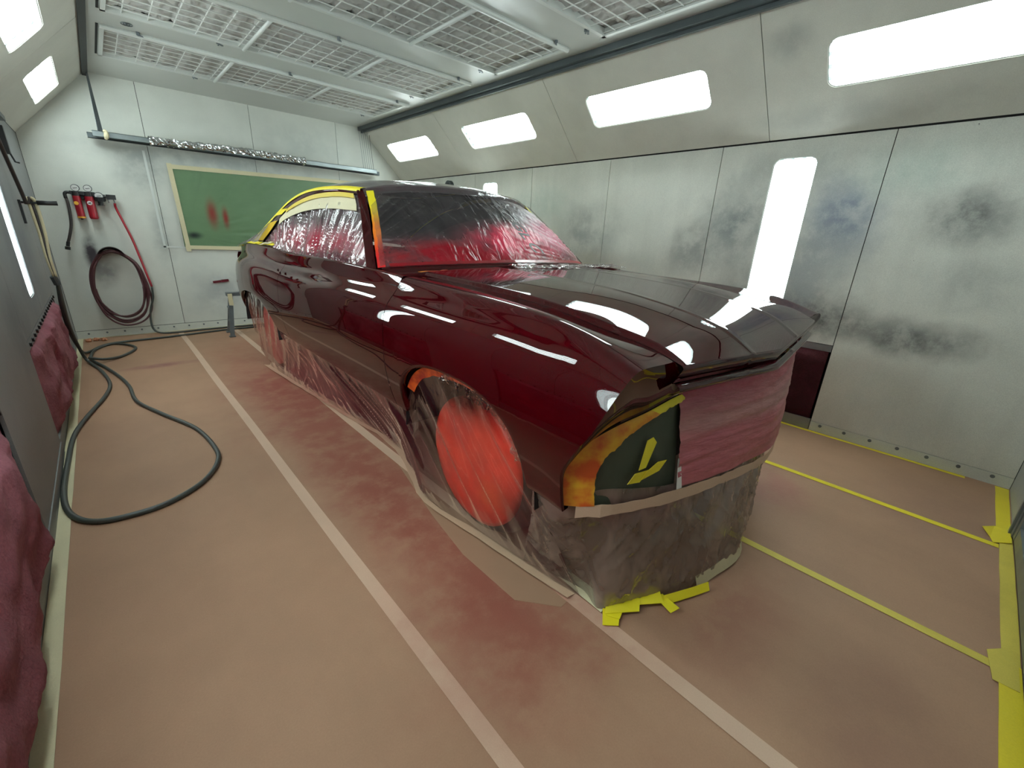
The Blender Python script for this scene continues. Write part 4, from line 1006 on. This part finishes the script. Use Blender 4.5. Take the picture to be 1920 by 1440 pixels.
for i in range(60):
    b0, t0 = SB[i], ST[i]; row = []
    for v in (.75+.08*abs(i/59-.1), .84, .92, .985):
        n_ = .004*noise.noise(Vector((i*.4, v*8, 1))); p = b0*(1-v)+t0*v; row.append((p[0]-.012+n_, p[1], p[2]))
    TB.append(row)
both('window_paper_band', TB[1:46], M['tape_cream'])
FS = mirror(np.array([[SB[i]*(1-v)+ST[i]*v+np.array([.012, 0, 0]) for v in (.0, .35, .7, .98)] for i in range(60)]))
grid('far_window_blocker', FS, simple('window_blocker_dark', rgb(70, 56, 54), .7, var=.15), CAR)  # added opaque sheet, keeps the far wall light from showing through the windshield
ED = []
for i in range(60):
    b0, t0 = SB[i], ST[i]; row = []
    for v in (.93, .97, 1.0): p = b0*(1-v)+t0*v; row.append((p[0]-.018, p[1], p[2]+.004))
    ED.append(row)
both('window_edge_tape', ED[1:40], simple('tape_ochre_edge', rgb(206, 180, 44), .45))
IT = np.stack([ST*.82+SB*.18+np.array([.02, 0, 0]), ST+np.array([.028, 0, .004]), RE+np.array([.06, 0, -.004])], 1)
both('inner_trim', IT, M['inner'])
# painted frame band between film and roof edge, bright tape over the roof edge
FRM = np.stack([ST+np.array([-.012, 0, .004]), (ST+RE)/2+np.array([-.016, 0, .0]), RE+np.array([-.006, 0, -.008])], 1)
both('window_frame', FRM, M['paint'])
rt = [RE+np.array([.040, 0, .016]), RE+np.array([.012, 0, .013]), RE+np.array([-.008, 0, .006]), RE+np.array([-.012, 0, -.010])]
both('roof_edge_tape', np.stack(rt, 1)[:52], M['tape_clean'])
qtp = [tuple((ST[i]+RE[i])/2+np.array([-.024, 0, 0])) for i in range(47, 59)]
for sgn in (0, 1):
    Gq = np.stack([ST[46:59]+np.array([-.02, -.0, .0]), (ST[46:59]+RE[46:59])/2+np.array([-.024, 0, .006])], 1)
    grid('quarter_tape', mirror(Gq) if sgn else Gq, simple('tape_ochre', rgb(196, 160, 26), .45), CAR)
    Gq = np.stack([ST[37:43]+np.array([-.022, -.0, .0]), (ST[37:43]*.6+RE[37:43]*.4)+np.array([-.026, 0, .006])], 1)
    grid('quarter_tape', mirror(Gq) if sgn else Gq, M['tape_yellow'], CAR)
# rear side film from roof edge down to the quarter top
SF = []
for i in range(34):
    k = 38+i*21/33; k0 = int(k); f_ = k-k0; e = RE[k0]*(1-f_)+RE[min(k0+1, 59)]*f_
    dn = np.array([.985, 4.28+.82*i/33, float(zcr(4.28+.82*i/33))+.006])
    row = []
    for j in range(20):
        v = j/19; p = e*(1-v)+dn*v; d = .010*noise.noise(Vector((i*.45, v*1.2, 3))); row.append((p[0]-.022*math.sin(math.pi*v)*0-d, p[1]+d, p[2]+.004))
    SF.append(row)
both('rear_side_film', SF, M['film_roof'])
# tapes where the film meets the quarter panel
for k, (a, b_, w_) in enumerate((((.975, 4.9, 1.083), (.965, 4.45, 1.130), .03), ((.965, 4.52, 1.128), (.975, 4.15, 1.138), .035), ((.965, 4.30, 1.134), (.99, 3.85, 1.134), .04), ((.96, 4.10, 1.134), (.985, 3.95, 1.145), .05))):
    a, b_ = Vector(a), Vector(b_)
    for sgn in (0, 1):
        f_ = (lambda p: Vector((2*XC-p.x, p.y, p.z))) if sgn else (lambda p: p)
        ribbon('belt_tape', [tuple(f_(a.lerp(b_, t)+Vector((0, 0, .004*math.sin(t*7+k))))) for t in np.linspace(0, 1, 7)], w_, (-1 if sgn else 1, 0, .35), M['tape_clean'] if k != 3 else M['tape_cream'], CAR, jit=.15)
# door lock details
for (yy, zz) in ((3.30, 1.0), (3.26, .985), (3.14, .99)):
    q = MB(); q.disc((.869, yy, zz), (-1, 0, 0), .010, .004, 12); q.disc((.866, yy, zz), (-1, 0, 0), .006, .006, 10); q.build('lock_plug', M['paint'], CAR)

# ---- masking drapes
def hang(name, top, bot, nu, nv, mat, bulge, amp, seed, fold=6.0, out=(-1, 0, 0), parent=CAR, mir=False):
    T_, B_ = curve(top, nu), curve(bot, nu); out = np.array(out, float); G2 = np.zeros((nu, nv, 3))
    L_ = np.r_[0, np.cumsum(np.linalg.norm(np.diff(B_, axis=0), axis=1))]
    for i in range(nu):
        for j in range(nv):
            v = j/(nv-1); p = T_[i]*(1-v)+B_[i]*v; s_ = L_[i]
            n1 = noise.noise(Vector((s_*fold+v*2.2, v*.9, seed))); n2 = noise.noise(Vector((s_*fold*3+v*4, v*3, seed+5)))
            n3 = noise.noise(Vector(((s_+.3*v)*12, v*2.0, seed+9))); n4 = noise.noise(Vector(((s_-.5*v)*18, v*3.5, seed+14)))
            rid = (1-abs(n1)*2.4)*.5+n2*.3+.5*max(0, 1-abs(n3)*6)+.3*max(0, 1-abs(n4)*8); e = math.sin(math.pi*min(1, v*1.02))
            G2[i, j] = p+out*(bulge*e+amp*rid*min(1, v*5)*min(1, (1-v)*7+.15))
    o = grid(name, G2, mat, parent)
    if mir: grid(name, mirror(G2), mat, parent, flip=True)
    return o
top = [(.935, y, zbot(y)-.004) for y in np.linspace(.86, 1.70, 24)]+[(.945, y, .497) for y in np.linspace(1.75, 3.7, 10)]+[(.935, y, zbot(y)-.004) for y in np.linspace(3.75, 4.85, 14)]
bot = [(1.09, .72, .004), (1.06, .95, .004), (1.03, 1.25, .004), (.99, 1.49, .004), (.985, 1.65, .004), (1.09, 1.95, .004), (1.14, 2.15, .004), (1.152, 2.44, .004), (1.10, 2.92, .004), (1.035, 3.77, .004), (1.0, 4.2, .004), (.985, 4.47, .004), (1.05, 4.85, .004)]
def by_y(keys, ys): 
    k = sorted(keys, key=lambda p: p[1]); return [(float(np.interp(y, [p[1] for p in k], [p[0] for p in k])), y, .004) for y in ys]
tops = resample(top, 420); bys = .72+(tops[:, 1]-.86)*(4.85-.72)/(4.85-.86)
bots = by_y(bot, bys)
def hang2(name, T_, B_, nv, mat, bulge, amp, seed, fold, out, mir):
    T_, B_ = np.array(T_), np.array(B_); nu = len(T_); out = np.array(out, float); G2 = np.zeros((nu, nv, 3))
    L_ = np.r_[0, np.cumsum(np.linalg.norm(np.diff(B_, axis=0), axis=1))]
    for i in range(nu):
        for j in range(nv):
            v = j/(nv-1); p = T_[i]*(1-v)+B_[i]*v; s_ = L_[i]
            a_ = s_-.42*v*math.copysign(1, p[1]-3.2) if abs(p[1]-3.2) > .3 else s_-.42*v*(p[1]-3.2)/.3
            n1 = noise.noise(Vector((a_*5, v*.5, seed))); n3 = noise.noise(Vector((a_*11, v*.8, seed+9))); n4 = noise.noise(Vector(((s_+.25*v)*19, v*1.2, seed+14)))
            rid = (1-abs(n1)*3)*.75+.42*max(0, 1-abs(n3)*3.2)+.14*n4; e = math.sin(math.pi*v)
            near = math.exp(-((p[1]-1.28)/.36)**2)+math.exp(-((p[1]-4.30)/.4)**2)
            G2[i, j] = p+out*(bulge*e+.035*near*e+amp*(1-.55*min(1, near))*rid*min(1, v*5)*min(1, (1-v)*7+.2))
    o = grid(name, G2, mat, CAR)
    if mir: grid(name, mirror(G2), mat, CAR, flip=True)
    return G2
SK = hang2('side_skirt_film', tops, bots, 60, M['film_skirt'], -.02, .026, 3, 7.0, (-1, 0, 0), True)
# tape hem of the skirt on the floor
hem = by_y(bot, np.linspace(.74, 4.47, 40))
for sgn in (0, 1):
    h_ = [((2*XC-a) if sgn else a, b_, .004) for a, b_, c_ in hem]
    ribbon('hem_tape', h_, .045, (1 if sgn else -1, 0, .25), M['tape_pink'], CAR, jit=.25, th=.001*(1 if not sgn else -1))
# front drape below the grille paper
ftop = [(.935, .86, .50), (.93, .715, .52), (1.02, .64, .55), (1.15, .585, .53), (1.32, .545, .50), (1.6, .49, .49), (1.9, .455, .48), (2.15, .49, .49), (2.5, .56, .50), (2.75, .72, .52)]
fbot = [(1.06, 1.0, .004), (1.12, .75, .004), (1.10, .63, .004), (1.25, .55, .004), (1.48, .455, .004), (1.65, .425, .004), (1.80, .41, .004), (2.10, .54, .004), (2.4, .62, .004), (2.6, .75, .004)]
hang('front_film', ftop, fbot, 200, 60, M['film_front'], .01, .016, 11, 3.2, out=(-.35, -.9, 0))
ribbon('hem_tape', curve([(1.48, .44, .006), (1.62, .415, .01), (1.79, .395, .02), (1.95, .455, .03), (2.12, .545, .04)], 16).tolist(), .055, (-.1, .25, 1), M['tape_cream'], CAR, jit=.1)
ribbon('hem_tape', curve([(1.095, .98, .005), (1.10, .80, .006), (1.09, .62, .006)], 8).tolist(), .05, (1, 0, .3), M['tape_cream'], CAR, jit=.1)
scr = [('tape', [(1.06, .615), (1.10, .575), (1.16, .61), (1.115, .655)]), ('tape', [(1.10, .63), (1.13, .655), (1.165, .60), (1.12, .585)]), ('tape', [(1.10, .635), (1.14, .66), (1.25, .585), (1.20, .555)]), ('tape', [(1.19, .60), (1.21, .625), (1.33, .55), (1.30, .515)]), ('tape', [(1.28, .475), (1.30, .545), (1.335, .54), (1.32, .462)])]
for i, (nm, p_) in enumerate(scr):
    z_ = .010+.004*i; n = 4; v = [(a-.012, b_-.032, z_+(.02 if k in (1, 2) and i in (2, 3) else .002*k)) for k, (a, b_) in enumerate(p_)]; v += [(a, b_, c_-.0012) for a, b_, c_ in v]
    mesh('floor_tape_piece', v, [(0, 1, 2, 3), (7, 6, 5, 4), (0, 4, 5, 1), (1, 5, 6, 2), (2, 6, 7, 3), (3, 7, 4, 0)], M['tape_clean'], CAR)
ribbon('floor_tape_piece', [(1.30, .480, .012), (1.36, .455, .012), (1.42, .430, .012), (1.50, .400, .012)], .034, (.3, .45, .9), M['tape_clean'], CAR, jit=.05)
# lamp opening: green paper, torn orange tape round it
OI = curve([(.99, .650, .50), (.985, .655, .60), (1.0, .640, .67), (1.04, .622, .71), (1.08, .608, .745), (1.16, .592, .775), (1.27, .578, .800), (1.325, .574, .81)], 60)
OI += np.array([[.008*noise.noise(Vector((i*.5, 0, 2))), 0, .012*noise.noise(Vector((i*.45, 3, 0)))] for i in range(60)])
ot = np.stack([O_+np.array([0, -.006, 0]), (O_+OI)/2+np.array([0, -.014, 0]), OI+np.array([0, -.010, 0])], 1)
both('lamp_edge_tape', ot[:46], M['tape_orange']); both('lamp_edge_tape', ot[45:], M['tape_yellow'])
gp = []
lo = curve([(.995, .650, .485), (1.1, .605, .487), (1.2, .575, .487), (1.335, .548, .487)], 30); up_ = resample(OI[14:], 30)
for i in range(30):
    gp.append([tuple(lo[i]*(1-v)+up_[i]*v+np.array([0, .006*noise.noise(Vector((i*.18, v*3, 4)))+.004, 0])) for v in np.linspace(0, 1, 14)])
both('lamp_paper', gp, M['green_paper'])
def card(name, pts, mat, th=.0012, parent=CAR):
    n = len(pts); v = [Vector(p) for p in pts]; v += [p+Vector((0, th, 0)) for p in v]
    return mesh(name, v, [tuple(range(n)), tuple(range(n, 2*n))[::-1]]+[(i, (i+1) % n, n+(i+1) % n, n+i) for i in range(n)], mat, parent)
card('paper_tape', [(1.120, .578, .610), (1.152, .572, .612), (1.185, .566, .695), (1.170, .572, .715), (1.145, .578, .708)], M['tape_yellow'])
card('paper_tape', [(1.080, .588, .570), (1.130, .574, .565), (1.165, .566, .602), (1.10, .578, .606)], M['tape_yellow'])
card('paper_tape', [(1.135, .572, .572), (1.215, .556, .585), (1.245, .55, .618), (1.20, .558, .622), (1.15, .566, .600)], M['tape_yellow'])
tb = [(a, b_-.012, c_) for a, b_, c_ in curve([(.945, .69, .50), (1.02, .635, .50), (1.15, .585, .492), (1.32, .535, .485), (1.6, .483, .47), (1.9, .443, .46), (2.1, .46, .46)], 30)]
ribbon('joint_tape', tb, .042, (0, 0, -1), M['tape_tan'], CAR, jit=.2)
# grille paper: hangs from the header strip, wrapped round the nose
gt = [(1.300, .575, .835), (1.6, .510, .866), (1.85, .478, .872), (2.1, .478, .872), (2.4, .535, .862), (2.72, .60, .850)]
gb = [(1.318, .530, .487), (1.6, .468, .484), (1.85, .430, .484), (1.99, .432, .484), (2.25, .48, .484), (2.72, .62, .50)]
Tt, Bb = curve(gt, 80), curve(gb, 80); GPp = np.zeros((80, 40, 3))
for i in range(80):
    for j in range(40):
        v = j/39; p = Tt[i]*(1-v)+Bb[i]*v
        GPp[i, j] = p+np.array([0, -.008*math.sin(math.pi*v)+.006*noise.noise(Vector((i*.06+v*2, v*11, 4)))+.0035*noise.noise(Vector((i*.2, v*26, 9))), 0])
grid('grille_paper', GPp, M['grille_paper'], CAR)
card('paper_edge', [(1.312, .527, .487), (1.338, .521, .487), (1.330, .540, .60), (1.316, .543, .60)], M['white_edge'])

scrap('floor_paper_strip', [(1.04, 2.05, -.004), (.93, 1.5, -.004), (.885, 1.19, -.004), (.89, .87, -.004), (1.00, .735, -.004), (1.12, .74, -.004), (1.12, 2.05, -.004)], simple('kraft_patch', rgb(150, 116, 92), .6, var=.08), 'loose piece of lighter brown paper on the floor beside the masked front wheel', cat_='paper')

# crinkled loose film along the front edge of the front wheel arch
af = []
for i in range(120):
    y = .875+(1.45-.875)*i/119; zt = zbot(y)-.004; c_ = Vector((0, 1.28-y, .40-zt)).normalized(); row = []
    for j in range(12):
        v = j/11; p = Vector((.925, y, zt))+c_*(.11*v)+Vector((.03, 0, 0))*v
        n_ = noise.noise(Vector((i*.35, v*2.5, 3)))*.016+noise.noise(Vector((i*.8, v*6, 8)))*.010
        row.append((p.x-abs(n_)*1.4, p.y+n_*.5, p.z+n_*.3))
    af.append(row)
both('arch_film', af, film_mat('film_arch', .25, rgb(90, 30, 40), [], gloss=2.2, rough=.05, bstr=.6, bvec=(30, 30, 30)), flip=True)
